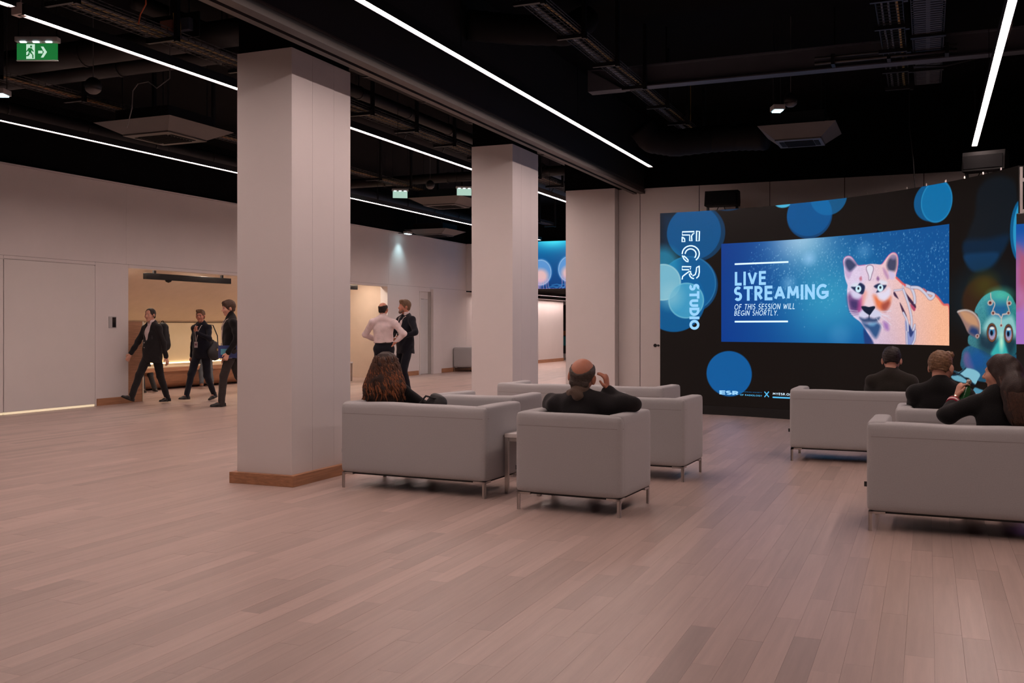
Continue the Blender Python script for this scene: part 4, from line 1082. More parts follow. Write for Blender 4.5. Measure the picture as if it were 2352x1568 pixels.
for pts in ([(210, 965), (350, 985)], [(220, 1000), (380, 1010)], [(240, 1030), (380, 1025)], [(280, 1070), (390, 1040)], [(700, 1020), (860, 1100)], [(690, 1050), (870, 1200)], [(640, 1095), (745, 1255)], [(710, 990), (870, 980)], [(720, 1040), (840, 1060)]):
    fv.line(cg(pts), 0.007, (226, 226, 244), 0.8)
# chrome harness
hw_, hd_ = (206, 206, 226), (58, 34, 66)
fv.poly(smooth(cg([(905, 690), (930, 690), (985, 790), (960, 780), (915, 740)]), 3), hd_, 0.95)
fv.poly(smooth(cg([(1000, 850), (1040, 900), (1110, 1050), (1100, 1080), (1050, 1010)]), 3), hd_, 0.95)
fv.poly(smooth(cg([(1070, 660), (1120, 720), (1200, 820), (1258, 900), (1245, 940), (1180, 870), (1110, 770)]), 3), hd_, 0.95)
fv.poly(smooth(cg([(1170, 870), (1250, 940), (1230, 985), (1190, 940)]), 3), (176, 60, 96), 0.9)
fv.poly(smooth(cg([(1090, 1130), (1140, 1180), (1190, 1280), (1240, 1200), (1250, 1300), (1240, 1450), (1190, 1515), (1110, 1515), (1095, 1300)])), (120, 140, 200), 0.85, 0.03)
for pts, wd in (([(920, 660), (970, 655), (1050, 635), (1055, 560)], 0.022), ([(1060, 650), (1110, 780), (1160, 950), (1190, 1120), (1185, 1260)], 0.034), ([(1100, 580), (1180, 620), (1230, 730), (1240, 850)], 0.040),
                ([(1190, 610), (1300, 620), (1390, 690), (1480, 790), (1540, 730), (1440, 690)], 0.038), ([(1060, 1010), (1110, 1110), (1130, 1200), (1135, 1290)], 0.03), ([(1240, 1200), (1215, 1280), (1180, 1310)], 0.03), ([(1250, 1290), (1240, 1420), (1200, 1510)], 0.026), ([(1110, 1300), (1120, 1510)], 0.02)):
    fv.line(smooth(cg(pts), 5, False), wd * 1.3, hd_, 0.5); fv.line(smooth(cg(pts), 5, False), wd, hw_, 0.95)
fv.poly(smooth(cg([(1150, 1190), (1200, 1290), (1225, 1300), (1180, 1390), (1150, 1330)]), 3), (36, 52, 110), 0.9, 0.02)
fv.line(smooth(cg([(950, 460), (1040, 545), (1090, 580)]), 4, False), 0.03, (226, 90, 90), 0.9)
fv.build('film_picture', _place(0.005), M_PIC, scr)

# ---- lettering, built flat on the screen face
def lum(name, c, k=1.0): return emis(name, tuple(s2l(x) for x in c), k)
M_TXT = lum('lettering_white', (214, 238, 255), 1.2); M_TXTB = lum('lettering_pale_blue', (150, 205, 245), 1.1)
M_TXTC = lum('lettering_cyan', (90, 190, 240), 1.0); M_TXTD = lum('lettering_teal', (40, 130, 190), 0.9)
def _arc(cx, cy, rx, ry, a0, a1, n=10): return [(cx + rx * math.cos(math.radians(a0 + (a1 - a0) * i / n)), cy + ry * math.sin(math.radians(a0 + (a1 - a0) * i / n))) for i in range(n + 1)]
# stroke capitals: (width, strokes); cap height 1
GLY = {
 'L': (0.46, [[(0, 1), (0, 0)], [(0, 0), (0.46, 0)]]), 'I': (0.0, [[(0, 1), (0, 0)]]), 'V': (0.74, [[(0, 1), (0.37, 0)], [(0.37, 0), (0.74, 1)]]),
 'E': (0.48, [[(0, 1), (0, 0)], [(0, 1), (0.48, 1)], [(0, 0.52), (0.43, 0.52)], [(0, 0), (0.48, 0)]]), 'F': (0.46, [[(0, 1), (0, 0)], [(0, 1), (0.46, 1)], [(0, 0.5), (0.40, 0.5)]]),
 'T': (0.60, [[(0, 1), (0.60, 1)], [(0.30, 1), (0.30, 0)]]), 'A': (0.80, [[(0, 0), (0.40, 1)], [(0.40, 1), (0.80, 0)], [(0.15, 0.32), (0.65, 0.32)]]),
 'M': (0.88, [[(0, 0), (0.08, 1)], [(0.08, 1), (0.44, 0.25)], [(0.44, 0.25), (0.80, 1)], [(0.80, 1), (0.88, 0)]]), 'N': (0.66, [[(0, 0), (0, 1)], [(0, 1), (0.66, 0)], [(0.66, 0), (0.66, 1)]]),
 'H': (0.62, [[(0, 0), (0, 1)], [(0.62, 0), (0.62, 1)], [(0, 0.52), (0.62, 0.52)]]), 'W': (1.05, [[(0, 1), (0.27, 0)], [(0.27, 0), (0.525, 0.85)], [(0.525, 0.85), (0.78, 0)], [(0.78, 0), (1.05, 1)]]),
 'X': (0.62, [[(0, 0), (0.62, 1)], [(0, 1), (0.62, 0)]]), 'Y': (0.66, [[(0, 1), (0.33, 0.48)], [(0.66, 1), (0.33, 0.48)], [(0.33, 0.48), (0.33, 0)]]),
 'O': (0.90, [_arc(0.45, 0.5, 0.45, 0.5, 0, 360, 26)]), 'C': (0.76, [_arc(0.47, 0.5, 0.47, 0.5, 48, 312, 22)]), 'G': (0.84, [_arc(0.47, 0.5, 0.47, 0.5, 48, 345, 24), [(0.50, 0.42), (0.90, 0.42)], [(0.88, 0.42), (0.88, 0.2)]]),
 'D': (0.70, [[(0, 0), (0, 1)], [(0, 1), (0.25, 1)] + _arc(0.25, 0.5, 0.45, 0.5, 90, -90, 14) + [(0, 0)]]), 'U': (0.62, [[(0, 1), (0, 0.31)] + _arc(0.31, 0.31, 0.31, 0.31, 180, 360, 12) + [(0.62, 1)]]),
 'R': (0.54, [[(0, 0), (0, 1)], [(0, 1), (0.24, 1)] + _arc(0.24, 0.74, 0.26, 0.26, 90, -90, 10) + [(0, 0.48)], [(0.22, 0.48), (0.54, 0)]]), 'P': (0.52, [[(0, 0), (0, 1)], [(0, 1), (0.24, 1)] + _arc(0.24, 0.73, 0.28, 0.27, 90, -90, 10) + [(0, 0.46)]]),
 'B': (0.52, [[(0, 0), (0, 1)], [(0, 1), (0.24, 1)] + _arc(0.24, 0.76, 0.24, 0.24, 90, -90, 10) + [(0, 0.52)], [(0, 0.52), (0.26, 0.52)] + _arc(0.26, 0.26, 0.26, 0.26, 90, -90, 10) + [(0, 0)]]),
 'S': (0.50, [_arc(0.25, 0.74, 0.24, 0.26, 40, 240, 12) + _arc(0.25, 0.25, 0.25, 0.27, 62, -145, 14)]), '.': (0.0, [[(0, 0.0), (0, 0.02)]]), ' ': (0.22, [])}
def text_on(name, txt, corners, m, parent, wt=0.22, shear=0.0, rot=False, off=0.012, sp=0.16):
    """stroke capitals fitted between two photo pixels of the lettering box (left-top, right-bottom as read)"""
    x = 0.0; L = []
    for ch in txt:
        w_, st = GLY[ch]
        for q in st:
            for i in range(len(q) - 1) if len(q) > 6 and ch in 'OCGSDURPB' else range(0, 0): pass
            L.append([(x + a, b) for a, b in q])
        x += w_ + sp + wt * 0.95
    x -= sp + wt * 0.95
    W_ = x + wt; Hh = 1 + wt
    a = px(*corners[0]); b = px(*corners[1])
    V = []; Fc = []
    def put(p):
        fx = (p[0] + wt / 2 + shear * (p[1] - 0.5)) / W_; fy = (p[1] + wt / 2) / Hh
        if rot: return surf(a[0] + (b[0] - a[0]) * fy, a[1] + (b[1] - a[1]) * fx, off)
        return surf(a[0] + (b[0] - a[0]) * fx, b[1] + (a[1] - b[1]) * fy, off)
    for pts in L:
        p = [np.array(q, float) for q in pts]; n = len(p); b0 = len(V); closed = np.linalg.norm(p[0] - p[-1]) < 1e-6
        for i in range(n):
            if closed: t = p[(i + 1) % (n - 1) if i == n - 1 else i + 1] - p[i - 1 if i else n - 2]
            else: t = p[min(i + 1, n - 1)] - p[max(i - 1, 0)]
            t = t / (np.linalg.norm(t) + 1e-9); k = np.array([-t[1], t[0]]) * wt / 2
            vert = abs(t[0]) < 0.05 or abs(t[1]) < 0.05
            e = t * wt / 2 * ((-1 if i == 0 else (1 if i == n - 1 else 0)) if (vert and not closed and len(p) == 2) else 0)
            V.append(put(p[i] + k + e)); V.append(put(p[i] - k + e))
        for i in range(n - 1): Fc.append((b0 + 2*i, b0 + 2*i + 1, b0 + 2*i + 3, b0 + 2*i + 2))
    return pyobj(name, V, Fc, m, parent)
def ribbons(name, lines, wd, m, parent, off=0.012):
    """round-ended strokes lying on the screen face; lines in (s, z)"""
    V = []; Fc = []
    for pts in lines:
        p = [np.array(q) for q in pts]; n = len(p); L = []; R = []
        for i in range(n):
            t = p[min(i + 1, n - 1)] - p[max(i - 1, 0)]; t = t / (np.linalg.norm(t) + 1e-9); k = np.array([-t[1], t[0]]) * wd / 2
            e = t * wd / 2 * (-1 if i == 0 else (1 if i == n - 1 else 0))
            L.append(p[i] + k + e); R.append(p[i] - k + e)
        b0 = len(V)
        for a, b_ in zip(L, R): V.append(surf(a[0], a[1], off)); V.append(surf(b_[0], b_[1], off))
        for i in range(n - 1): Fc.append((b0 + 2*i, b0 + 2*i + 1, b0 + 2*i + 3, b0 + 2*i + 2))
    return pyobj(name, V, Fc, m, parent)
text_on('headline_lettering', 'LIVE', [(1688.5, 624.5), (1760, 654)], M_TXTB, scr, 0.25, sp=0.2)
text_on('headline_lettering', 'STREAMING', [(1686.5, 658), (1903, 686.5)], M_TXTB, scr, 0.25, sp=0.16)
text_on('small_lettering', 'OF THIS SESSION WILL', [(1688, 698.5), (1827, 709.5)], M_TXT, scr, 0.13, 0.2, sp=0.26)
text_on('small_lettering', 'BEGIN SHORTLY.', [(1688, 713), (1788, 724)], M_TXT, scr, 0.13, 0.2, sp=0.26)
ribbons('rule_line', [P([(1690, 606.5), (1810, 601.5)])], 0.026, M_TXT, scr); ribbons('rule_line', [P([(1690, 738.5), (1809, 738)])], 0.026, M_TXT, scr)
text_on('vertical_lettering', 'STUDIO', [(1584, 652), (1607, 757)], M_TXTB, scr, 0.33, rot=True, sp=0.10)
g7 = lambda pts: P([(1530 + x * 0.17857, 500 + y * 0.17857) for x, y in pts])
def arc7(cx, cy, rx, ry, a0, a1, n=14): return g7([(cx + rx * math.cos(math.radians(a0 + (a1 - a0) * k / n)), cy + ry * math.sin(math.radians(a0 + (a1 - a0) * k / n))) for k in range(n + 1)])
ribbons('outline_letter', [g7([(395, 175), (432, 175), (428, 298), (393, 300), (395, 175)]), g7([(345, 212), (330, 235), (335, 298), (306, 296), (306, 222), (210, 222), (210, 182), (365, 178), (360, 200)]), g7([(210, 252), (208, 308), (244, 306), (240, 272), (226, 258)])], 0.022, M_TXT, scr)
ribbons('outline_letter', [arc7(320, 462, 110, 102, 195 - 13, 412 - 3), arc7(318, 468, 70, 68, 190, 360 + 36), g7([(214, 492), (232, 530), (262, 560), (286, 566), (286, 545), (260, 515), (235, 495)])], 0.021, M_TXT, scr)
ribbons('outline_letter', [g7([(315, 655), (325, 630), (208, 628), (208, 668), (290, 668)]), g7([(300, 690), (245, 730), (215, 755), (210, 785)]), g7([(425, 625), (395, 640), (390, 690), (378, 730), (350, 745)]), g7([(428, 625), (430, 700), (420, 750), (398, 772)]), arc7(365, 720, 62, 62, 100, 175), arc7(355, 695, 38, 45, 130, 185)], 0.021, M_TXT, scr)
# sponsor line
text_on('logo_lettering', 'ESR', [(1653, 896), (1697, 907)], M_TXTB, scr, 0.34, sp=0.08)
text_on('sponsor_lettering', 'EUROPEAN SOCIETY', [(1700.5, 898.3), (1751, 902.4)], M_TXTD, scr, 0.14, sp=0.2)
text_on('sponsor_lettering', 'OF RADIOLOGY', [(1700.5, 904.5), (1751, 910.5)], M_TXTC, scr, 0.18, sp=0.2)
ribbons('cross_mark', [P([(1757.5, 900), (1766, 910.5)]), P([(1766, 900), (1757.5, 910.5)])], 0.016, M_TXTC, scr)
text_on('web_lettering', 'MYESR.ORG', [(1776, 901), (1826, 909)], M_TXT, scr, 0.18, sp=0.24)
ribbons('web_underline', [P([(1777, 912), (1825, 914)])], 0.022, M_TXTC, scr)

# ---- loudspeakers on stands behind the wall
def stage_speaker(u0, u1, v0, v1, Y, label, tilt=0.0):
    a = on_y(u0, v0, Y); b = on_y(u1, v1, Y); w_ = b.x - a.x; zt, zb = a.z, b.z
    p = empty('stage_speaker', ((a.x + b.x) / 2, Y, 0), tilt, label, 'speaker', 'black stage speakers')
    h = w_ / 2
    MB().prism([(-0.16, zb), (0.12, zb), (0.16, zb + 0.07), (0.12, zt), (-0.10, zt)], -h, h, 'x').build('cabinet', mat('speaker_cabinet', (0.006, 0.006, 0.006, 1), 0.7, spec=0.2), p, fix=True)
    box('grille', (-h + 0.02, -0.168, zb + 0.03), (h - 0.02, -0.14, zt - 0.06), M_GRILLE, p)
    for s in (-1, 1):
        box('post', (s * (h - 0.03) - 0.02, -0.02, 0.0), (s * (h - 0.03) + 0.02, 0.02, zb + 0.02), M_BMETAL, p)
        box('foot', (s * (h - 0.03) - 0.05, -0.22, 0.0), (s * (h - 0.03) + 0.05, 0.22, 0.03), M_BMETAL, p)
    MB().tube([(0.02, 0, zb + 0.02), (0.06, 0.03, zb - 0.12), (0.0, 0.03, zb - 0.3)], 0.007, 6).build('wire', M_BMETAL, p)
    MB().tube([(-0.05, 0, zb + 0.02), (-0.12, 0.03, zb - 0.1), (-0.05, 0.03, zb - 0.3)], 0.007, 6).build('wire', M_BMETAL, p)
stage_speaker(1622, 1697, 441, 472, 16.75, 'black stage speaker on two posts over the left end of the curved screen')
stage_speaker(2214, 2313, 352, 391, 14.9, 'black stage speaker on posts over the right end of the curved screen', -0.25)

# ---- silver truss frame at the screen's right end
e0 = surf(ARC, 0, 0.02)
tr = empty('end_frame', (e0.x + 0.03, e0.y + 0.0, 0), 0.0, 'silver perforated metal frame at the right end of the curved screen', 'frame')
box('post', (0.0, -0.02, 0), (0.03, 0.02, SCR_H - 0.02), M_STEEL, tr)
box('post', (0.50, -0.02, 0), (0.53, 0.02, SCR_H - 0.02), M_STEEL, tr)
for k in range(9):
    box('rung', (0.03, -0.015, 0.2 + k * 0.36), (0.5, 0.015, 0.24 + k * 0.36), M_STEEL, tr)
box('back_plate', (0.05, 0.0, 0.3), (0.48, 0.012, SCR_H - 0.1), mat('dull_aluminium', (0.30, 0.29, 0.28, 1), 0.5, 0.5, var=0.3, vscale=14), tr)

# ---- side screen, nearer to the seats
sA = at_depth(2334, 515, 11.0)
sd = empty('side_screen', (sA.x, sA.y, 0), -0.35, 'upright side screen with pink and blue picture right of the puma wall', 'screen')
zt = sA.z; zb = CAM_H - (790 - HOR_Y) * 11.0 / F_PX
box('cabinet', (0, 0, 0.05), (2.2, 0.14, zt + 0.12), M_LEDB, sd, bevel=0.01)
box('foot', (0.1, -0.25, 0), (0.5, 0.45, 0.05), M_BMETAL, sd); box('foot', (1.6, -0.25, 0), (2.0, 0.45, 0.05), M_BMETAL, sd)
sp_ = Paint(0.0, 2.2, zb, zt, 0.02, (150, 90, 165))
tt = (sp_.Z - zb) / (zt - zb)
sp_.C = mixc((164, 110, 190), (12, 78, 160), np.clip((tt - 0.62) * 3, 0, 1))
sp_.poly([(0, zb + (zt - zb) * 0.30), (0.3, zb + (zt - zb) * 0.36), (2.2, zb + (zt - zb) * 0.3), (2.2, zb + (zt - zb) * 0.62), (1.5, zb + (zt - zb) * 0.7), (0.6, zb + (zt - zb) * 0.5), (0.12, zb + (zt - zb) * 0.75), (0, zb + (zt - zb) * 0.82)], (170, 84, 110), 0.9, 0.12)
rs = np.random.RandomState(3)
for k in range(40): sp_.ell((2.2 * rs.rand(), zb + (zt - zb) * rs.rand() * 0.7), 0.03 + 0.05 * rs.rand(), 0.06 + 0.1 * rs.rand(), (120, 60, 110) if k % 2 else (190, 130, 190), 0.5, 0.06)
sp_.build('side_picture', lambda s_, z_: Vector((s_, -0.004, z_)), M_PIC, sd)

# ---- jellyfish screen on the far header
jl = empty('jellyfish_screen', (0, 28.78, 0), 0, 'far wide screen showing glowing jellyfish in blue water', 'screen')
j0 = -12.9; j1 = -6.4; jz0, jz1 = 2.56, 4.02
box('cabinet', (j0, -0.09, jz0 - 0.04), (j1, 0.02, jz1 + 0.01), M_LEDB, jl)
jp = Paint(j0, j1, jz0, jz1, 0.016, (8, 90, 160))
uj = (jp.S - j0) / (j1 - j0); tj = (jp.Z - jz0) / (jz1 - jz0)
jp.C = mixc((4, 56, 120), (20, 110, 170), tj) + (np.exp(-((tj - 1.05) / 0.2) ** 2) * (0.6 + 0.4 * np.sin(uj * 22)))[..., None] * np.array([60, 130, 90.])
def jelly(u, v, s_):
    c = on_y(u, v, 28.78); c = (c.x, c.z)
    jp.ell(c, 0.36 * s_, 0.40 * s_, (120, 170, 230), 0.75, 0.10, rim=(190, 220, 250)); jp.ell((c[0], c[1] - 0.12 * s_), 0.24 * s_, 0.22 * s_, (250, 190, 180), 0.85, 0.15)
    for k in range(9):
        x0 = c[0] + (k - 4) * 0.06 * s_
        pts = smooth([(x0, c[1] - 0.2 * s_), (x0 + 0.05 * math.sin(k), c[1] - 0.5 * s_), (x0 + (k - 2) * 0.05 * s_, max(jz0, c[1] - 0.9 * s_))], 5, False)
        jp.line(pts, 0.025, (216, 160, 200), 0.6)
jelly(1244, 626, 1.0); jelly(1310, 618, 1.0); jelly(1200, 610, 0.7); jelly(1420, 600, 1.1)
for k in range(6):
    q = on_y(1262 + k * 8, 660 - (k % 2) * 5, 28.78); jp.line([(q.x, q.z), (q.x + 0.16, q.z + 0.03), (q.x + 0.3, q.z - 0.01)], 0.03, (60, 130, 190), 0.7)
jp.build('jellyfish_picture', lambda s_, z_: Vector((s_, -0.094, z_)), M_PIC, jl)

# ============================================================ PEOPLE (smooth implicit bodies)
def v3(*a): return np.array(a, float)
def unit(a): a = np.array(a, float); return a / (np.linalg.norm(a) + 1e-9)
class Sdf:
    def __init__(s, vox=0.008): s.p = []; s.vox = vox
    def rc(s, a, b, ra, rb, k=0.03, op='u', flat=1.0, n=None): s.p.append((op, 'rc', np.array(a, float), np.array(b, float), ra, rb, k, flat, None if n is None else unit(n))); return s
    def el(s, c, r, R=None, k=0.03, op='u'): s.p.append((op, 'el', np.array(c, float), np.array(r, float), R, None, k, 1, None)); return s
    def plane(s, c, n): s.p.append(('i', 'pl', np.array(c, float), unit(n), None, None, 0, 1, None)); return s
    def bounds(s, q):
        if q[1] == 'rc':
            R = max(q[4], q[5]); return np.minimum(q[2], q[3]) - R, np.maximum(q[2], q[3]) + R
        if q[1] == 'el':
            if q[4] is None: return q[2] - q[3], q[2] + q[3]
            e = np.sqrt(((q[4] * q[3]) ** 2).sum(1)); return q[2] - e, q[2] + e
    def mesh(s, name, m, parent, wr=0.0, wf=30.0, seed=0, smooth=True):
        B = [s.bounds(q) for q in s.p if q[0] == 'u']
        lo = np.min([b[0] for b in B], 0) - 3 * s.vox; hi = np.max([b[1] for b in B], 0) + 3 * s.vox
        N = np.ceil((hi - lo) / s.vox).astype(int) + 1
        ax = [(lo[i] + s.vox * np.arange(N[i])).astype(np.float32) for i in range(3)]
        Fd = np.full(N, 0.2, np.float32)
        for q in s.p:
            op, kind, a, b, c, d_, k, flat, n = q
            if kind == 'pl':
                X = ax[0][:, None, None]; Y = ax[1][None, :, None]; Z = ax[2][None, None, :]
                Fd = np.maximum(Fd, -((X - a[0]) * b[0] + (Y - a[1]) * b[1] + (Z - a[2]) * b[2])); continue
            b0, b1 = s.bounds(q); mg = k + 3 * s.vox
            i0 = np.clip(((b0 - mg - lo) / s.vox).astype(int), 0, N); i1 = np.clip(((b1 + mg - lo) / s.vox).astype(int) + 2, 0, N)
            if (i1 <= i0).any(): continue
            sl = tuple(slice(i0[t], i1[t]) for t in range(3))
            X = ax[0][sl[0]][:, None, None] - np.float32(a[0]); Y = ax[1][sl[1]][None, :, None] - np.float32(a[1]); Z = ax[2][sl[2]][None, None, :] - np.float32(a[2])
            if kind == 'rc':
                e = b - a; L = float((e ** 2).sum()) + 1e-9
                t = np.clip((X * e[0] + Y * e[1] + Z * e[2]) / L, 0, 1).astype(np.float32)
                qx, qy, qz = X - t * e[0], Y - t * e[1], Z - t * e[2]
                sc = 1.0
                if flat != 1.0:
                    w_ = (qx * n[0] + qy * n[1] + qz * n[2]) * (1 / flat - 1)
                    qx, qy, qz = qx + n[0] * w_, qy + n[1] * w_, qz + n[2] * w_; sc = (flat + 1) / 2
                dd = (np.sqrt(qx * qx + qy * qy + qz * qz) - (c + (d_ - c) * t)) * sc
            else:
                if c is not None:
                    Rt = c.T
                    X, Y, Z = (Rt[0, 0] * X + Rt[0, 1] * Y + Rt[0, 2] * Z, Rt[1, 0] * X + Rt[1, 1] * Y + Rt[1, 2] * Z, Rt[2, 0] * X + Rt[2, 1] * Y + Rt[2, 2] * Z)
                k0 = np.sqrt((X / b[0]) ** 2 + (Y / b[1]) ** 2 + (Z / b[2]) ** 2)
                k1 = np.sqrt((X / b[0] ** 2) ** 2 + (Y / b[1] ** 2) ** 2 + (Z / b[2] ** 2) ** 2) + 1e-6
                dd = k0 * (k0 - 1) / k1
            cur = Fd[sl]
            if op == 'u':
                h = np.clip(0.5 + 0.5 * (cur - dd) / k, 0, 1); Fd[sl] = cur + (dd - cur) * h - k * h * (1 - h)
            else:
                h = np.clip(0.5 - 0.5 * (cur + dd) / k, 0, 1); Fd[sl] = cur + (-dd - cur) * h + k * h * (1 - h)
        if wr:
            rs = np.random.RandomState(seed); ph = rs.rand(8) * 6.28; dv = rs.randn(8, 3)
            X = ax[0][:, None, None]; Y = ax[1][None, :, None]; Z = ax[2][None, None, :]
            for t in range(4):
                v = dv[t] / np.linalg.norm(dv[t]) * wf * (0.7 + 0.35 * t); u2 = dv[t + 4] / np.linalg.norm(dv[t + 4]) * wf * 0.6
                Fd += (wr * 0.5 * np.sin(X * v[0] + Y * v[1] + Z * v[2] + ph[t] + 1.5 * np.sin(X * u2[0] + Y * u2[1] + Z * u2[2] + ph[t + 4]))).astype(np.float32)
        return nets(Fd, lo, s.vox, name, m, parent, smooth)
def nets(Fd, lo, vox, name, m, parent, smooth=True):
    ins = Fd < 0
    c = np.zeros(tuple(n - 1 for n in Fd.shape), np.int8)
    offs = [(i, j, k) for i in (0, 1) for j in (0, 1) for k in (0, 1)]
    nx, ny, nz = c.shape
    for (i, j, k) in offs: c += ins[i:i+nx, j:j+ny, k:k+nz]
    act = np.argwhere((c > 0) & (c < 8))
    vals = np.stack([Fd[act[:, 0]+i, act[:, 1]+j, act[:, 2]+k] for (i, j, k) in offs], 1)
    acc = np.zeros((len(act), 3)); cnt = np.zeros(len(act))
    for a in range(8):
        for b in range(a + 1, 8):
            oa, ob = np.array(offs[a]), np.array(offs[b])
            if np.abs(oa - ob).sum() != 1: continue
            va, vb = vals[:, a], vals[:, b]; x = (va < 0) != (vb < 0)
            t = np.where(x, va / np.where(x, va - vb, 1), 0)
            acc += np.where(x[:, None], oa + t[:, None] * (ob - oa), 0); cnt += x
    V = lo + (act + acc / cnt[:, None]) * vox
    idx = np.full(c.shape, -1, np.int32); idx[act[:, 0], act[:, 1], act[:, 2]] = np.arange(len(act))
    Q = []
    for axn in range(3):
        d = [0, 0, 0]; d[axn] = 1
        sl0 = tuple(slice(0 if t == axn else 1, Fd.shape[t] - 1) for t in range(3))
        sl1 = tuple(slice(1 if t == axn else 1, Fd.shape[t] - (0 if t == axn else 1)) for t in range(3))
        a, b = ins[sl0], ins[sl1]
        e = np.argwhere(a != b)
        if not len(e): continue
        s = a[e[:, 0], e[:, 1], e[:, 2]]
        g = e + np.array([0 if t == axn else 1 for t in range(3)])
        u, v = (axn + 1) % 3, (axn + 2) % 3
        def at(du, dv):
            h = g.copy(); h[:, u] -= du; h[:, v] -= dv
            return idx[h[:, 0], h[:, 1], h[:, 2]]
        q = np.stack([at(1, 1), at(0, 1), at(0, 0), at(1, 0)], 1)
        q[~s] = q[~s][:, ::-1]; Q.append(q)
    Fc = np.concatenate(Q)
    me = bpy.data.meshes.new(name)
    me.vertices.add(len(V)); me.vertices.foreach_set('co', V.astype(np.float32).ravel())
    me.loops.add(Fc.size); me.loops.foreach_set('vertex_index', Fc.ravel().astype(np.int32))
    me.polygons.add(len(Fc)); me.polygons.foreach_set('loop_start', np.arange(0, Fc.size, 4, dtype=np.int32))
    me.update(calc_edges=True); me.validate()
    if smooth: me.polygons.foreach_set('use_smooth', [True] * len(me.polygons))
    if m: me.materials.append(m)
    return link(bpy.data.objects.new(name, me), parent)

def ik(a, b, l1, l2, hint):
    a, b = np.array(a, float), np.array(b, float); d = b - a; L = np.linalg.norm(d); L2 = min(L, (l1 + l2) * 0.999)
    u = d / (L + 1e-9); b = a + u * L2
    x = (l1 * l1 - l2 * l2 + L2 * L2) / (2 * L2); h = math.sqrt(max(0, l1 * l1 - x * x))
    hv = np.array(hint, float); hv = hv - u * (hv @ u); hv = unit(hv)
    return a + u * x + hv * h, b
def rotm(yaw=0, pitch=0, roll=0):
    return np.array(Matrix.Rotation(yaw, 3, 'Z') @ Matrix.Rotation(pitch, 3, 'X') @ Matrix.Rotation(roll, 3, 'Y'))

SKIN = {}
def skin(n, c): return mat('skin_' + n, rgb(*c), 0.55, var=0.05, vscale=30, spec=0.35)
def cloth(n, c, r=0.85, bump=0.4): return mat('cloth_' + n, rgb(*c), r, var=0.10, vscale=14, bump=bump, bscale=160, sheen=0.1, spec=0.2)
def hairm(n, c): return mat('hair_' + n, rgb(*c), 0.5, var=0.35, vscale=60, bump=0.5, bscale=220, spec=0.4)
M_EYE = mat('eye_white', (0.6, 0.57, 0.55, 1), 0.3); M_PUP = mat('pupil', (0.02, 0.015, 0.012, 1), 0.2)
M_SHOE = mat('black_leather', (0.012, 0.011, 0.011, 1), 0.35); M_SHOEB = mat('brown_leather', rgb(108, 62, 40), 0.45)
M_SOLE = mat('sole', (0.02, 0.02, 0.02, 1), 0.7)

def head_prims(S, c, R, s, k=0.018):
    T = lambda *p: c + R @ (np.array(p) * s)
    S.el(T(0, -0.012, 0.036), v3(0.077, 0.097, 0.083) * s, R, k); S.el(T(0, 0.030, -0.036), v3(0.058, 0.062, 0.076) * s, R, 0.03 * s)
    S.el(T(0, 0.066, -0.096), v3(0.026, 0.022, 0.022) * s, R, 0.03)
    S.rc(T(-0.034, 0.078, 0.022), T(0.034, 0.078, 0.022), 0.013 * s, 0.013 * s, 0.02)
    for x in (-1, 1):
        S.el(T(x * 0.040, 0.062, -0.026), v3(0.026, 0.026, 0.026) * s, R, 0.03)
        S.el(T(x * 0.032, 0.103, 0.004), v3(0.018, 0.016, 0.013) * s, R, 0.012, 's')
        S.el(T(x * 0.081, -0.008, -0.006), v3(0.011, 0.022, 0.033) * s, R @ rotm(-x * 0.35), 0.006)
    S.rc(T(0, 0.092, 0.008), T(0, 0.112, -0.026), 0.008 * s, 0.013 * s, 0.012)
    S.el(T(-0.011, 0.100, -0.031), v3(0.010, 0.010, 0.008) * s, R, 0.008); S.el(T(0.011, 0.100, -0.031), v3(0.010, 0.010, 0.008) * s, R, 0.008)
    S.rc(T(-0.018, 0.087, -0.060), T(0.018, 0.087, -0.060), 0.008 * s, 0.008 * s, 0.01)
def hand_prims(S, w, d, n, side, s, curl=0.5, spread=0.0, lens=(0.072, 0.08, 0.076, 0.060), curls=None, thumb_in=0.5):
    """w wrist, d finger direction, n palm normal (the way the palm faces), side = direction towards the thumb"""
    d = unit(d); n = unit(np.array(n) - d * (np.array(n) @ d)); sd = np.cross(d, n); sd = sd * (1 if sd @ np.array(side) > 0 else -1)
    S.rc(w, w + d * 0.088 * s, 0.030 * s, 0.040 * s, 0.012, 'u', 0.46, n)
    base = w + d * 0.088 * s
    for i in range(4):
        o = base + sd * (0.030 - 0.020 * i) * s
        fd = unit(d + sd * (0.10 - 0.07 * i) * (1 + spread)); L = lens[i] * s
        cq = curl if curls is None else curls[i]; p = o
        for j, fr in enumerate((0.44, 0.32, 0.24)):
            q = cq * (0.55 + 0.5 * j); dv = fd * math.cos(q) + n * math.sin(q); e = p + dv * L * fr
            S.rc(p, e, (0.0098 - 0.0008 * j) * s, (0.0092 - 0.0010 * j) * s, 0.005); p = e
    a = w + d * 0.022 * s + sd * 0.026 * s; b = a + unit(d * 0.75 + sd * 0.75 + n * 0.35 * thumb_in) * 0.045 * s
    c = b + unit(d + sd * 0.15 * (1 - thumb_in) + n * 0.7 * thumb_in) * 0.034 * s
    S.rc(a, b, 0.014 * s, 0.0115 * s, 0.012); S.rc(b, c, 0.0112 * s, 0.009 * s, 0.004)

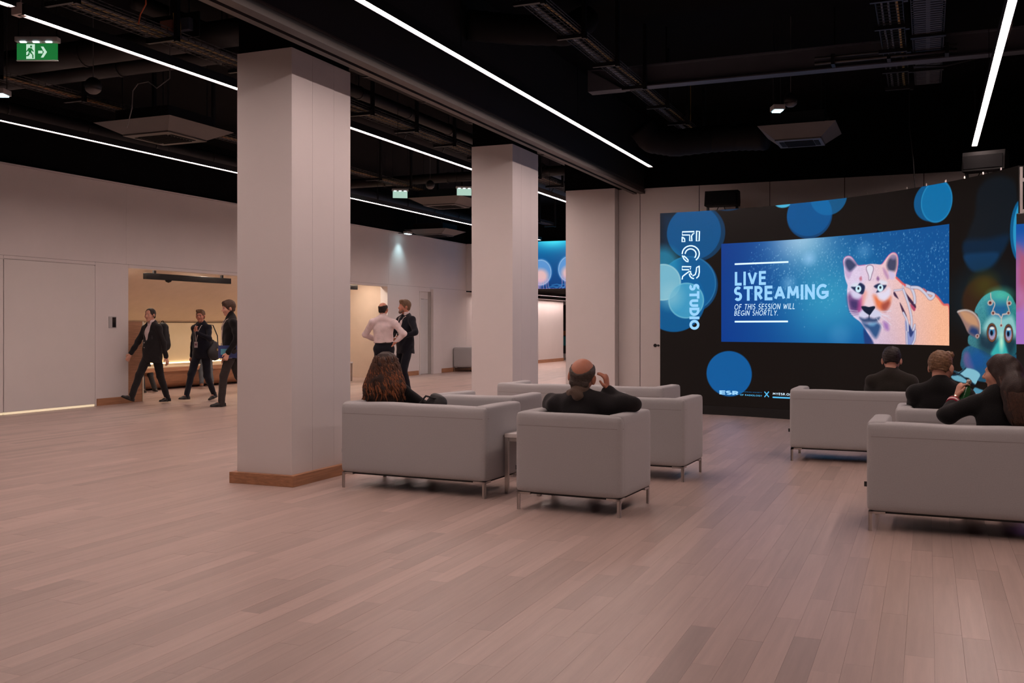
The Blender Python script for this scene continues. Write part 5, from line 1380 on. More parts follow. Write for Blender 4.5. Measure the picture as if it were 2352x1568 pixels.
class Person:
    def __init__(s, label, loc, rz, H, J, head_rot=(0, 0, 0), skinm=None, vox=0.008, cat='person', hands=None, female=False, fat=1.0, hs=1.0):
        s.s = H / 1.75; s.hk = s.s * hs; s.J = J; s.R = rotm(*head_rot); s.vox = vox; s.fat = fat; s.fem = female
        k = s.s; B = Sdf(vox)
        g = lambda n: np.array(J[n], float)
        s.g = g; s.hc = g('hd')
        S = B
        fw = unit(np.cross(g('che') - g('pel'), g('sr') - g('sl'))) * -1
        if fw @ v3(0, 1, 0) < 0 and abs(fw[1]) > 0.3: fw = -fw
        s.fw = fw
        S.rc(g('pel'), g('wai'), 0.125 * k, 0.115 * k, 0.04, 'u', 0.7, fw); S.rc(g('wai'), g('che'), 0.115 * k, 0.14 * k, 0.04, 'u', 0.66, fw)
        S.rc(g('che'), g('nk'), 0.11 * k, 0.06 * k, 0.05, 'u', 0.7, fw)
        base = s.hc + s.R @ (v3(0, -0.022, -0.055) * s.hk)
        S.rc(g('nk') - unit(g('hd') - g('nk')) * 0.03 * k, base, 0.061 * k * (0.88 if female else 1), 0.054 * k * (0.88 if female else 1), 0.03)
        if female: s.hk *= 0.97
        head_prims(S, s.hc, s.R, s.hk)
        for x in 'lr':
            S.rc(g('nk') - v3(0, 0, 0.03), g('s' + x), 0.035 * k, 0.04 * k, 0.03); S.rc(g('s' + x), g('e' + x), 0.045 * k, 0.036 * k, 0.03); S.rc(g('e' + x), g('w' + x), 0.036 * k, 0.0255 * k, 0.02)
            S.rc(g('pel'), g('h' + x), 0.09 * k, 0.085 * k, 0.04); S.rc(g('h' + x), g('k' + x), 0.078 * k, 0.052 * k, 0.03); S.rc(g('k' + x), g('a' + x), 0.048 * k, 0.030 * k, 0.02)
            ft = unit(J.get('f' + x, (0, 1, 0))); S.rc(g('a' + x) + ft * 0.0, g('a' + x) + ft * 0.12 * k + v3(0, 0, -0.045) * k, 0.026 * k, 0.012 * k, 0.02)
            h = (hands or {}).get(x, {})
            hk = dict(h); d = hk.pop('d', g('w' + x) - g('e' + x)); n = hk.pop('n', (1 if x == 'l' else -1, 0, 0)); sd = hk.pop('side', (0, 1, 0.3))
            hand_prims(S, g('w' + x) + unit(d) * 0.012, d, n, sd, k * (0.92 if female else 1.0), **hk)
        s.o = S.mesh('person', skinm, None); s.o.location = loc; s.o.rotation_euler = (0, 0, rz)
        tag(s.o, label, cat)
        s.face()
    def T(s, *p): return s.hc + s.R @ (np.array(p) * s.hk)
    def face(s):
        k = s.hk
        for x in (-1, 1):
            c = s.T(x * 0.031, 0.0785, 0.005)
            e = MB().lathe([(0.0112 * k * math.sin(q), -0.0112 * k * math.cos(q)) for q in np.linspace(0.05, 3.09, 9)], c, 12).build('eye', M_EYE, s.o, True)
            fwd = s.R @ v3(0, 1, 0)
            MB().lathe([(0.0056 * k, 0), (0.005 * k, 0.0020 * k)], c + fwd * 0.0098 * k, 12, fwd).build('pupil', M_PUP, e)
        Sdf(0.004).rc(s.T(-0.020, 0.0925, -0.0605), s.T(0.020, 0.0925, -0.0605), 0.0055 * k, 0.0055 * k).mesh('lips', mat('lips', rgb(168, 96, 88), 0.5), s.o)
    def brows(s, m):
        for x in (-1, 1):
            Sdf(0.0035).rc(s.T(x * 0.016, 0.0895, 0.0265), s.T(x * 0.046, 0.0765, 0.0275), 0.0052 * s.s, 0.0042 * s.s).mesh('eyebrow', m, s.o)
    # ---- hair
    def hair(s, m, style='short', vol=0.012, top=0.0, vox=None, bangs=0.0, bald=-0.01, fade=False):
        k = s.hk; S = Sdf(vox or s.vox * 0.75); T = s.T; v = vol
        S.el(T(0, -0.014, 0.038 + top * 0.3), v3(0.077 + v, 0.098 + v, 0.083 + v + top) * k, s.R, 0.02)
        if style in ('short', 'balding', 'receding'):
            S.rc(T(-0.036, -0.066, -0.035), T(0.036, -0.066, -0.035), 0.028 * k, 0.028 * k, 0.03)
            if style == 'short' and top:
                S.rc(T(-0.04, 0.06, 0.10), T(0.04, 0.06, 0.10), 0.03 * k, 0.03 * k, 0.03)
        # cut the face, the throat and around the ears
        S.el(T(0, 0.098, -0.036 + (0.012 if style == 'receding' else 0)), v3(0.082, 0.074, 0.092 + bangs) * k, s.R, 0.012, 's')
        S.el(T(0, 0.05, -0.155), v3(0.15, 0.135, 0.085) * k, s.R, 0.012, 's')
        for x in (-1, 1): S.el(T(x * 0.092, 0.004, -0.016), v3(0.030, 0.030, 0.042) * k, s.R, 0.008, 's')
        if fade: S.el(T(0, -0.075, -0.105), v3(0.11, 0.085, 0.085) * k, s.R, 0.02, 's')
        if style == 'balding': S.el(T(-0.004, bald, 0.098), v3(0.066, 0.108, 0.080) * k, s.R, 0.03, 's')
        if style == 'receding':
            S.el(T(0, 0.095, 0.055), v3(0.075, 0.05, 0.06) * k, s.R, 0.014, 's')
        return S.mesh('hair', m, s.o, wr=0.0022 if style != 'balding' else 0.0008, wf=170)
    # ---- garments
    def torso_prims(S, s, t, hem, hemr, skirt=True):
        g = s.g; k = s.s; fa = s.fat; fw = s.fw; w_ = 0.9 if s.fem else 1.0
        S.rc(g('wai'), g('che'), (0.150 * fa + t) * k, (0.165 * w_ + t) * k, 0.05, 'u', 0.72, fw)
        S.rc(g('pel'), g('wai'), (0.158 * fa + t) * k, (0.148 * fa + t) * k, 0.05, 'u', 0.76, fw)
        S.rc(g('che'), g('nk') - unit(g('nk') - g('che')) * 0.06 * k, (0.150 * w_ + t) * k, (0.085 + t) * k, 0.05, 'u', 0.70, fw)
        if skirt: S.rc(g('pel'), hem, (0.158 * fa + t) * k, hemr * k, 0.05, 'u', 0.76, fw)
    def top(s, name, m, t=0.012, hem=0.12, sleeve=1.0, arm=(0.062, 0.052, 0.050, 0.040), vcut=0.0, vw=0.05, wr=0.0065, wf=26, seed=0, collar=0.0, vox=None, hemr=0.165, flat=None):
        g = s.g; k = s.s; S = Sdf(vox or s.vox)
        dn = unit(g('pel') - g('wai'))
        Person.torso_prims(S, s, t, g('pel') + dn * hem * k, hemr + t, hem > 0)
        for x in 'lr':
            S.rc(g('nk') + v3(0, -0.012, 0.0) * k, g('s' + x), (0.050 + t * 0.7) * k, (0.054 + t * 0.6) * k, 0.05)
            S.rc(g('s' + x), g('e' + x), arm[0] * k, arm[1] * k, 0.035)
            e, w_ = g('e' + x), g('w' + x); S.rc(e, e + (w_ - e) * sleeve, arm[2] * k, arm[3] * k, 0.025)
        if collar: S.rc(g('nk') - unit(g('hd') - g('nk')) * 0.01, g('nk') + unit(g('hd') - g('nk')) * collar * k, 0.074 * k, 0.066 * k, 0.02)
        else: S.el(g('nk') + v3(0, 0.035, 0.050) * k, v3(0.060, 0.068, 0.05) * k, None, 0.01, 's')
        if vcut:
            a = g('nk') + s.fw * 0.15 * k; b = g('nk') + unit(g('wai') - g('nk')) * vcut * k + s.fw * 0.155 * s.fat * k
            S.rc(a, b, vw * k * 1.3, 0.026 * k, 0.012, 's')
        if flat is not None: S.plane(g('pel') + dn * flat * k, -dn)
        return S.mesh(name, m, s.o, wr=wr, wf=wf, seed=seed)
    def trousers(s, m, t=0.0, wr=0.0035, seed=3, hem=0.052, name='trousers', thigh=0.092, low=1.08, rise=0.05):
        g = s.g; k = s.s; S = Sdf(s.vox)
        S.rc(g('pel') + unit(g('wai') - g('pel')) * rise * k, g('pel'), 0.148 * k * s.fat, 0.15 * k * s.fat, 0.04, 'u', 0.78, s.fw)
        for x in 'lr':
            S.rc(g('pel') * 0.4 + g('h' + x) * 0.6, g('h' + x), 0.105 * k, 0.10 * k, 0.04)
            S.rc(g('h' + x), g('k' + x), thigh * k, 0.068 * k, 0.03); a = g('k' + x); b = g('a' + x); S.rc(a, a + (b - a) * low, 0.066 * k, hem * k, 0.025)
        return S.mesh(name, m, s.o, wr=wr, wf=24, seed=seed)
    def shoes(s, m=None):
        for x in 'lr':
            a = s.g('a' + x); f = unit(s.J.get('f' + x, (0, 1, 0))); k = s.s * 0.95
            sdv = unit(np.cross(f, v3(0, 0, 1))); u = unit(np.cross(sdv, f))
            P_ = lambda fx, uz: a + f * fx * k + u * (uz - 0.085) * k
            S = Sdf(0.006)
            S.rc(P_(-0.045, 0.036), P_(0.07, 0.036), 0.040 * k, 0.043 * k, 0.02, 'u', 0.9, u); S.rc(P_(0.07, 0.034), P_(0.165, 0.022), 0.043 * k, 0.032 * k, 0.02, 'u', 0.75, u)
            S.rc(P_(-0.02, 0.05), P_(-0.015, 0.10), 0.042 * k, 0.044 * k, 0.02); S.plane(P_(0, 0.006), u)
            o = S.mesh('shoe', m or M_SHOE, s.o)
            S2 = Sdf(0.006); S2.rc(P_(-0.045, 0.012), P_(0.07, 0.012), 0.046 * k, 0.050 * k, 0.01, 'u', 0.25, u); S2.rc(P_(0.07, 0.012), P_(0.168, 0.012), 0.048 * k, 0.036 * k, 0.01, 'u', 0.28, u)
            S2.mesh('sole', M_SOLE, o)
    def collar(s, m, r=0.068, h=0.045, open_=True):
        g = s.g; k = s.s; S = Sdf(0.006); ax = unit(g('hd') - g('nk'))
        S.rc(g('nk') - ax * 0.005, g('nk') + ax * h * k, (r + 0.012) * k, r * k, 0.01); S.rc(g('nk') - ax * 0.1, g('nk') + ax * 0.2, (r - 0.006) * k, (r - 0.008) * k, 0.004, 's')
        if open_: S.el(g('nk') + s.fw * 0.09 * k + ax * 0.03, v3(0.03, 0.05, 0.07) * k, None, 0.006, 's')
        return S.mesh('shirt_collar', m, s.o)
    def lanyard(s, m, drop=0.30, badge=True):
        g = s.g; k = s.s; fw = s.fw; dn = unit(g('wai') - g('nk')); rt = unit(g('sr') - g('sl'))
        bot = g('nk') + dn * drop * k + fw * 0.155 * k
        l = MB()
        for x in (-1, 1):
            pts = [g('nk') - fw * 0.05 * k + v3(0, 0, 0.03) + rt * x * 0.05, g('nk') + rt * x * 0.076 * k + v3(0, 0, 0.012), g('nk') + rt * x * 0.068 * k + fw * 0.10 * k + dn * 0.04 * k, g('nk') + rt * x * 0.045 * k + fw * 0.145 * k + dn * 0.13 * k, bot]
            l.tube(pts, 0.005, 6)
        o = l.build('lanyard', m, s.o)
        if badge:
            a, b = bot - fw * 0.003, bot + fw * 0.003; c = []
            V = [bot + rt * x * 0.038 + dn * y + fw * z for z in (-0.002, 0.004) for (x, y) in ((-1, 0), (1, 0), (1, 0.11), (-1, 0.11))]
            o2 = pyobj('badge', V, [(0, 1, 2, 3), (7, 6, 5, 4), (0, 4, 5, 1), (1, 5, 6, 2), (2, 6, 7, 3), (3, 7, 4, 0)], mat('badge_card', (0.62, 0.55, 0.55, 1), 0.4), s.o)
            V = [bot + rt * x * 0.024 + dn * y + fw * 0.0052 for (x, y) in ((-1, 0.03), (1, 0.03), (1, 0.07), (-1, 0.07))]
            pyobj('badge_print', V, [(0, 1, 2, 3)], mat('badge_print', (0.25, 0.10, 0.12, 1), 0.5), o2)
        return o

def stand_J(H, feet=((-0.10, 0), (0.10, 0)), lean=0.0, wl=None, wr=None, hl=(-0.6, -0.6, 0), hr=(0.6, -0.6, 0), lift=(0, 0), fdir=((-0.12, 1, 0), (0.12, 1, 0)), hip=0.0, kneef=0.05, female=False, twist=0.0):
    k = H / 1.75; J = {}
    sw = 0.165 if female else 0.185
    J['pel'] = v3(hip, 0, 0.955) * k; J['wai'] = v3(hip * 0.6, lean * 0.12, 1.09) * k; J['che'] = v3(0, lean * 0.3, 1.28) * k; J['nk'] = v3(0, lean * 0.5 - 0.015, 1.475) * k
    J['hd'] = v3(0, lean * 0.6 + 0.018, 1.625) * k
    c, s_ = math.cos(twist), math.sin(twist)
    J['sl'] = v3(-sw * c, lean * 0.45 - 0.012 - sw * s_, 1.388) * k; J['sr'] = v3(sw * c, lean * 0.45 - 0.012 + sw * s_, 1.388) * k
    J['hl'] = v3(-0.088 + hip, 0, 0.92) * k; J['hr'] = v3(0.088 + hip, 0, 0.92) * k
    for x, f, lf, fd in (('l', feet[0], lift[0], fdir[0]), ('r', feet[1], lift[1], fdir[1])):
        a = v3(f[0], f[1], 0.085 + lf) * k
        J['k' + x], J['a' + x] = ik(J['h' + x], a, 0.44 * k, 0.42 * k, (0, 1, 0)); J['f' + x] = fd
    for x, w_, h in (('l', wl, hl), ('r', wr, hr)):
        sx = -1 if x == 'l' else 1
        w_ = v3(sx * 0.25, 0.05, 0.86) if w_ is None else v3(*w_)
        J['e' + x], J['w' + x] = ik(J['s' + x], w_ * k, 0.285 * k, 0.255 * k, h)
    return J
def sit_J(H, seat=0.49, lean=0.42, feet=((-0.13, 0.52), (0.13, 0.52)), wl=None, wr=None, hl=(-1, -0.5, -0.2), hr=(1, -0.5, -0.2), female=False, twist=0.0, headf=0.03, neckup=1.0, shoulder=0.0):
    k = H / 1.75; J = {}; sw = 0.165 if female else 0.188
    d = v3(0, -math.sin(lean), math.cos(lean)); d2 = unit(v3(0, -math.sin(lean * 0.75), math.cos(lean * 0.75)))
    J['pel'] = v3(0, 0, seat); J['wai'] = J['pel'] + d * 0.14 * k; J['che'] = J['wai'] + d * 0.19 * k; J['nk'] = J['che'] + d2 * 0.185 * k
    J['hd'] = J['nk'] + v3(0, headf + 0.02, 0.138 * neckup) * k
    c, s_ = math.cos(twist), math.sin(twist)
    sh = J['nk'] - d2 * (0.088 - shoulder) * k
    J['sl'] = sh + v3(-sw * c, -sw * s_, 0) * k; J['sr'] = sh + v3(sw * c, sw * s_, 0) * k
    J['hl'] = J['pel'] + v3(-0.09, 0.02, 0) * k; J['hr'] = J['pel'] + v3(0.09, 0.02, 0) * k
    for x, f in (('l', feet[0]), ('r', feet[1])):
        J['k' + x], J['a' + x] = ik(J['h' + x], v3(f[0], f[1], 0.085), 0.43 * k, 0.41 * k, (0, 0.5, 1)); J['f' + x] = (0, 1, 0)
    for x, w_, h in (('l', wl, hl), ('r', wr, hr)):
        sx = -1 if x == 'l' else 1
        w_ = v3(sx * 0.16, 0.30, seat + 0.13) if w_ is None else v3(*w_)
        J['e' + x], J['w' + x] = ik(J['s' + x], w_, 0.28 * k, 0.25 * k, h)
    return J
hdg = lambda hx, hy: math.atan2(-hx, hy)

# ------------------------------------------------------------ the walkers by the alcove
suit = cloth('charcoal_suit', (36, 34, 36)); navy = cloth('navy', (24, 26, 36)); blackc = cloth('black', (20, 19, 20)); dkgrey = cloth('dark_grey', (58, 52, 50))
white = cloth('white_shirt', (226, 208, 208), 0.8); jeans = cloth('grey_jeans', (70, 72, 78)); brownc = cloth('grey_brown_scarf', (92, 76, 66))
sk1 = skin('light', (212, 158, 136)); sk2 = skin('ruddy', (196, 134, 112)); sk3 = skin('warm', (190, 128, 104))
h_dark = hairm('dark_brown', (34, 25, 22)); h_brown = hairm('brown', (74, 52, 40)); h_blond = hairm('dark_blond', (112, 86, 64)); h_fair = hairm('fair', (124, 92, 66)); h_grey = hairm('grey', (92, 84, 80))
lany = mat('lanyard_band', (0.62, 0.52, 0.50, 1), 0.6)

q = on_floor(350, 926)
H1 = 1.74
J = stand_J(H1, feet=((-0.08, -0.27), (0.09, 0.40)), lean=0.05, wl=(-0.27, -0.10, 0.84), wr=(0.27, 0.26, 0.92), lift=(0.0, 0.015), fdir=((-0.1, 1, 0.0), (0.1, 1, 0.42)))
J['pel'][2] -= 0.03
m1 = Person('man striding in a charcoal suit and open white shirt', (q.x, q.y, 0), hdg(-0.18, -0.98), H1, J, (0.25, 0.0, 0), sk1, 0.0095, hands={'l': dict(n=(1, 0.2, 0), curl=0.5), 'r': dict(n=(-1, 0.2, 0), curl=0.5)}, fat=1.08)
m1.hair(h_dark, 'receding', 0.008); m1.brows(h_dark)
m1.top('shirt', white, -0.004, 0.0, 0.1, wr=0.0, collar=0.0, arm=(0.042, 0.036, 0.03, 0.02)); m1.collar(white)
m1.top('jacket', suit, 0.016, 0.17, 1.0, vcut=0.36, vw=0.085, hemr=0.17, seed=1, flat=0.17); m1.trousers(suit); m1.shoes()
for dz in (0.0, -0.09):
    c = m1.g('wai') + v3(0.0, 0.155 * m1.fat, 0.03 + dz); MB().lathe([(0.009, 0), (0.009, 0.01)], c, 10, (0, 1, 0)).build('button', mat('button', (0.4, 0.36, 0.34, 1), 0.4), m1.o)
Rz = Matrix.Rotation(m1.o.rotation_euler[2], 3, 'Z')
bp = empty('backpack', m1.o.location + Rz @ Vector((0.02, -0.24, 1.20)), m1.o.rotation_euler[2], 'black backpack worn by the man in the charcoal suit', 'backpack')
bagm = mat('backpack_nylon', (0.014, 0.014, 0.016, 1), 0.6, bump=0.2, bscale=120)
Sdf(0.01).rc((0, 0, -0.14), (0, -0.005, 0.15), 0.15, 0.135, 0.05, 'u', 0.62, (0, 1, 0)).mesh('main_bag', bagm, bp, wr=0.003)
Sdf(0.01).rc((0, -0.075, -0.13), (0, -0.07, 0.02), 0.115, 0.10, 0.04, 'u', 0.5, (0, 1, 0)).mesh('front_pocket', bagm, bp, wr=0.003)
for x in (-1, 1): MB().tube([(x * 0.11, 0.07, -0.16), (x * 0.13, 0.10, 0.05), (x * 0.12, 0.13, 0.20), (x * 0.12, 0.26, 0.22), (x * 0.13, 0.34, 0.12), (x * 0.15, 0.34, -0.02)], 0.014, 6).build('strap', bagm, bp)
MB().tube([(-0.04, 0, 0.27), (-0.02, 0, 0.31), (0.02, 0, 0.31), (0.04, 0, 0.27)], 0.008, 6).build('carry_loop', bagm, bp)

q = on_floor(463, 920)
H2 = 1.73
J = stand_J(H2, feet=((-0.08, -0.26), (0.08, 0.34)), lean=0.02, wl=(-0.10, 0.25, 1.30), wr=(0.25, -0.02, 0.85), hl=(-1, -0.3, -0.6), lift=(0.03, 0.0), fdir=((-0.1, 1, -0.2), (0.1, 1, 0.05)), female=True)
w1 = Person('woman walking in a dark navy jacket with a lanyard badge', (q.x, q.y, 0), hdg(0.0, -1.0), H2, J, (0.35, 0.0, 0), sk2, 0.0095, hands={'l': dict(d=(0.25, 0.1, 1), n=(0, -1, 0.1), side=(1, 0, 0), curl=1.2), 'r': dict(n=(-1, 0.1, 0), curl=0.5)}, female=True)
w1.hair(h_blond, 'short', 0.009, 0.002); w1.brows(h_blond)
Sdf(0.008).el(w1.T(0, -0.105, 0.0), v3(0.045, 0.045, 0.055)).rc(w1.T(0, -0.12, -0.02), w1.T(0, -0.11, -0.12), 0.03, 0.015).mesh('ponytail', h_blond, w1.o, wr=0.002, wf=120)
w1.top('dark_top', blackc, -0.004, 0.0, 0.1, wr=0.0, arm=(0.042, 0.036, 0.03, 0.02))
w1.top('jacket', navy, 0.014, 0.15, 1.0, vcut=0.36, vw=0.05, hemr=0.16, seed=5, flat=0.14, arm=(0.056, 0.048, 0.046, 0.037)); w1.trousers(navy, thigh=0.088, hem=0.045); w1.shoes(); w1.lanyard(lany, 0.34)
for x in (-1, 1):
    MB().tube([w1.T(x * 0.031 + 0.019 * math.cos(a), 0.096, 0.004 + 0.015 * math.sin(a)) for a in np.linspace(0, 2 * PI, 11)], 0.0016, 5, False).build('glasses_rim', M_BMETAL, w1.o)
Rz = Matrix.Rotation(w1.o.rotation_euler[2], 3, 'Z')
hb = empty('shoulder_bag', w1.o.location + Rz @ Vector((-0.26, -0.06, 0.98)), w1.o.rotation_euler[2], 'dark shoulder bag hanging at the side of the lanyard woman', 'bag')
Sdf(0.01).rc((0, 0.08, -0.06), (0, -0.08, -0.06), 0.11, 0.11, 0.05, 'u', 0.5, (1, 0, 0)).rc((0, 0, -0.1), (0, 0, 0.05), 0.12, 0.10, 0.05, 'u', 0.45, (1, 0, 0)).mesh('bag_body', bagm, hb)
MB().tube([(0, 0.1, 0.02), (0.03, 0.12, 0.30), (0.09, 0.05, 0.46), (0.09, -0.06, 0.45), (0.02, -0.10, 0.25), (0, -0.1, 0.02)], 0.010, 6).build('strap', bagm, hb)
box('buckle', (-0.068, -0.02, -0.03), (-0.055, 0.02, 0.01), mat('brass_buckle', (0.5, 0.35, 0.15, 1), 0.3, 0.8), hb)

q = on_floor(531, 932)
H3 = 1.86
J = stand_J(H3, feet=((-0.08, 0.18), (0.09, -0.36)), lean=0.04, wl=(-0.22, 0.10, 0.90), wr=(0.25, 0.05, 0.85), lift=(0.0, 0.06), fdir=((-0.1, 1, 0.0), (0.1, 1, -0.5)), hl=(-0.6, -0.9, 0))
m3 = Person('tall man in a black jacket and dark roll-neck walking past the pillar', (q.x, q.y, 0), hdg(-0.62, -0.78), H3, J, (0.1, -0.12, 0), sk1, 0.0095, hands={'l': dict(d=(0.05, 0.35, -0.95), n=(1, 0, 0), curl=0.9), 'r': dict(n=(-1, 0, 0), curl=0.5)})
m3.hair(h_brown, 'short', 0.014, 0.012); m3.brows(h_brown)
m3.top('roll_neck', blackc, 0.003, 0.0, 0.1, wr=0.0, collar=0.075, arm=(0.042, 0.036, 0.03, 0.02))
m3.top('jacket', blackc, 0.016, 0.16, 1.0, vcut=0.34, vw=0.045, hemr=0.17, seed=8, flat=0.17); m3.trousers(dkgrey, hem=0.058); m3.shoes(); m3.lanyard(lany, 0.42)
Rz = Matrix.Rotation(m3.o.rotation_euler[2], 3, 'Z')
wv = m3.g('wl')
br = empty('brochure', m3.o.location + Rz @ Vector((wv[0] + 0.045, wv[1] + 0.06, wv[2] - 0.04)), m3.o.rotation_euler[2], 'blue brochure carried by the tall man in the roll-neck', 'brochure')
box('cover', (-0.006, -0.22, -0.06), (0.002, 0.10, 0.16), mat('brochure_blue', (0.03, 0.05, 0.17, 1), 0.4), br)
box('pages', (0.002, -0.215, -0.065), (0.012, 0.095, 0.15), mat('paper', (0.7, 0.66, 0.68, 1), 0.7), br)
box('cover_print', (-0.0072, -0.05, 0.0), (-0.006, 0.06, 0.10), mat('brochure_cyan', (0.10, 0.35, 0.45, 1), 0.4), br)

# ------------------------------------------------------------ seated visitors on the bench (seen behind the walkers)
for k, (fx, fy, bx, by, sm, tm, lab, hm) in enumerate(((-14.98, 18.06, -15.48, 18.58, M_SHOEB, jeans, 'seated visitor in grey jeans and brown shoes on the alcove bench', h_dark), (-15.22, 16.52, -15.72, 16.82, M_SHOE, cloth('maroon', (92, 40, 36)), 'seated visitor in maroon clothing at the end of the alcove bench', h_brown))):
    dx, dy = fx - bx, fy - by; L = math.hypot(dx, dy)
    J = sit_J(1.62, 0.645, 0.12, feet=((-0.11, L), (0.11, L - 0.06)))
    pz = Person(lab, (bx, by, 0), hdg(dx, dy), 1.62, J, (0, -0.1, 0), sk1, 0.012, hands={'l': dict(n=(0, 0, -1), curl=0.4), 'r': dict(n=(0, 0, -1), curl=0.4)})
    pz.hair(hm, 'short', 0.012, 0.006); pz.top('sweater', tm if k else suit, 0.012, 0.05, 1.0, collar=0.02); pz.trousers(jeans if k == 0 else suit); pz.shoes(sm)

# ------------------------------------------------------------ the two men talking
q = at_depth(880, 800, 19.0)
H5 = 1.865
J = stand_J(H5, feet=((-0.13, 0.0), (0.13, 0.03)), lean=-0.02, wl=(-0.17, 0.26, 1.08), wr=(0.205, -0.04, 1.02), hl=(-1, -0.45, -0.1), hr=(1, -0.35, 0.1), hip=0.015)
m5 = Person('man in a white shirt seen from behind with a hand on his hip', (q.x, q.y, 0), hdg(-0.38, 0.92), H5, J, (-0.2, 0.0, 0), sk2, 0.0095, hands={'l': dict(n=(1, 0, 0), curl=0.6), 'r': dict(d=(-0.5, 0.35, -0.75), n=(-0.7, 0.1, 0.2), side=(0, -1, 0.4), curl=0.25)})
m5.hair(h_dark, 'balding', 0.007); m5.brows(h_dark)
m5.top('shirt', white, 0.012, 0.04, 0.97, arm=(0.064, 0.054, 0.052, 0.038), seed=11, wr=0.006, wf=22, hemr=0.155, flat=-0.075); m5.collar(white, 0.066, 0.05, False); m5.trousers(navy, hem=0.056, rise=0.10); m5.shoes()
b_ = m5.g('pel') + v3(0, 0, 0.085)
Sdf(0.008).rc(b_ - v3(0, 0, 0.018), b_ + v3(0, 0, 0.018), 0.175, 0.175, 0.01, 'u', 0.80, (0, 1, 0)).plane(b_ - v3(0, 0, 0.018), (0, 0, 1)).plane(b_ + v3(0, 0, 0.018), (0, 0, -1)).mesh('belt', M_SHOE, m5.o)
q = at_depth(931, 800, 19.7)
H6 = 1.93
J = stand_J(H6, feet=((-0.12, 0.02), (0.13, -0.04)), lean=0.0, wl=(-0.22, 0.24, 1.08), wr=(0.02, 0.24, 1.20), hl=(-1, -0.5, -0.3), hr=(1, -0.5, -0.5))
m6 = Person('bearded man in a black suit and lanyard facing the white-shirted man', (q.x, q.y, 0), hdg(-0.42, -0.9), H6, J, (-0.25, 0.05, 0), sk2, 0.0095, hands={'l': dict(n=(1, 0, 0.3), curl=0.6), 'r': dict(d=(-0.1, 0.35, 1), n=(-0.6, -0.6, 0), side=(0.3, -0.3, 1), curl=0.2)}, fat=1.04)
m6.hair(h_blond, 'short', 0.011, 0.006); m6.brows(h_blond)
Sdf(0.006).rc(m6.T(-0.045, 0.045, -0.075), m6.T(0, 0.078, -0.095), 0.022, 0.027).rc(m6.T(0.045, 0.045, -0.075), m6.T(0, 0.078, -0.095), 0.022, 0.027).mesh('beard', hairm('grey_beard', (120, 92, 78)), m6.o, wr=0.0015, wf=150)
m6.top('shirt', white, -0.004, 0.0, 0.1, wr=0.0, arm=(0.042, 0.036, 0.03, 0.02)); m6.collar(white)
m6.top('jacket', navy, 0.016, 0.17, 1.0, vcut=0.36, vw=0.05, hemr=0.175, seed=14, flat=0.16); m6.trousers(navy, hem=0.056); m6.shoes(); m6.lanyard(lany, 0.34, False)

# ------------------------------------------------------------ seated visitors
# curly-haired woman
hp = on_y(890, 808, 7.84)
J = sit_J(1.66, 0.50, 0.40, female=True, headf=0.02, wl=(-0.20, 0.18, 0.62), wr=(0.26, 0.22, 0.62))
dz = hp.z - (J['hd'][2] + 0.118 * 1.66 / 1.75 + 0.02)
for kk in J:
    if kk[0] != 'f' and kk[0] != 'a': J[kk] = J[kk] + v3(0, 0, dz * (1 if kk[0] not in 'khp' or kk == 'hd' else 0.4))
w2 = Person('curly-haired woman in black sitting on the sofa seen from behind', (hp.x, 7.84 - J['hd'][1], 0), 0.02, 1.66, J, (0.0, 0.0, 0), sk1, 0.008, female=True, hands={'l': dict(n=(0, 0, -1), curl=0.5), 'r': dict(n=(0, 0, -1), curl=0.5)})
w2.top('jacket', blackc, 0.016, 0.03, 1.0, arm=(0.062, 0.055, 0.05, 0.04), seed=21, collar=0.0); w2.trousers(blackc); w2.shoes(); 
m_curl = hairm('curly_brown', (78, 48, 32)); m_curl2 = hairm('curly_auburn', (134, 78, 44))
S = Sdf(0.008)
S.el(w2.T(0, -0.02, 0.040), v3(0.098, 0.118, 0.096)); S.el(w2.T(0, -0.06, -0.06), v3(0.135, 0.105, 0.14), None, 0.06); S.el(w2.T(0, -0.075, -0.19), v3(0.195, 0.10, 0.16), None, 0.06); S.el(w2.T(-0.01, -0.07, -0.27), v3(0.205, 0.085, 0.12), None, 0.05)
S.el(w2.T(0, 0.11, -0.05), v3(0.07, 0.09, 0.12), None, 0.02, 's')
S.mesh('hair', hairm('curly_base', (46, 29, 22)), w2.o, wr=0.006, wf=60, seed=4)
rs = random.Random(8)
for nm, mm, cnt in (('curls', m_curl, 210), ('highlight_curls', m_curl2, 110)):
    mb = MB()
    for i in range(cnt):
        a = rs.uniform(-1.9, 1.9); tz = rs.uniform(-0.02, 0.10) if nm == 'curls' else rs.uniform(-0.10, 0.02); L = rs.uniform(0.18, 0.34) * (1 if nm == 'curls' else 0.8); ph = rs.uniform(0, 6.28); pts = []
        fq = rs.uniform(38, 60)
        for j in range(11):
            z = tz - L * j / 10; f = min(1, max(0, (0.10 - z) / 0.30)); rx = 0.097 + 0.122 * f; ry = 0.124 + 0.0 * f
            wob = 0.010
            pts.append(w2.T(math.sin(a) * rx + wob * math.sin(z * fq + ph), -0.035 - 0.03 * f - math.cos(a) * ry * 0.95 + wob * math.cos(z * fq + ph), z + 0.01))
        mb.tube(pts, [0.0065] * 10 + [0.002], 5)
    mb.build(nm, mm, w2.o, True)
jk = empty('folded_jacket', (hp.x + 0.46, 7.86, 0.425), 0.0, 'black padded bag propped on the sofa beside the curly-haired woman', 'bag')
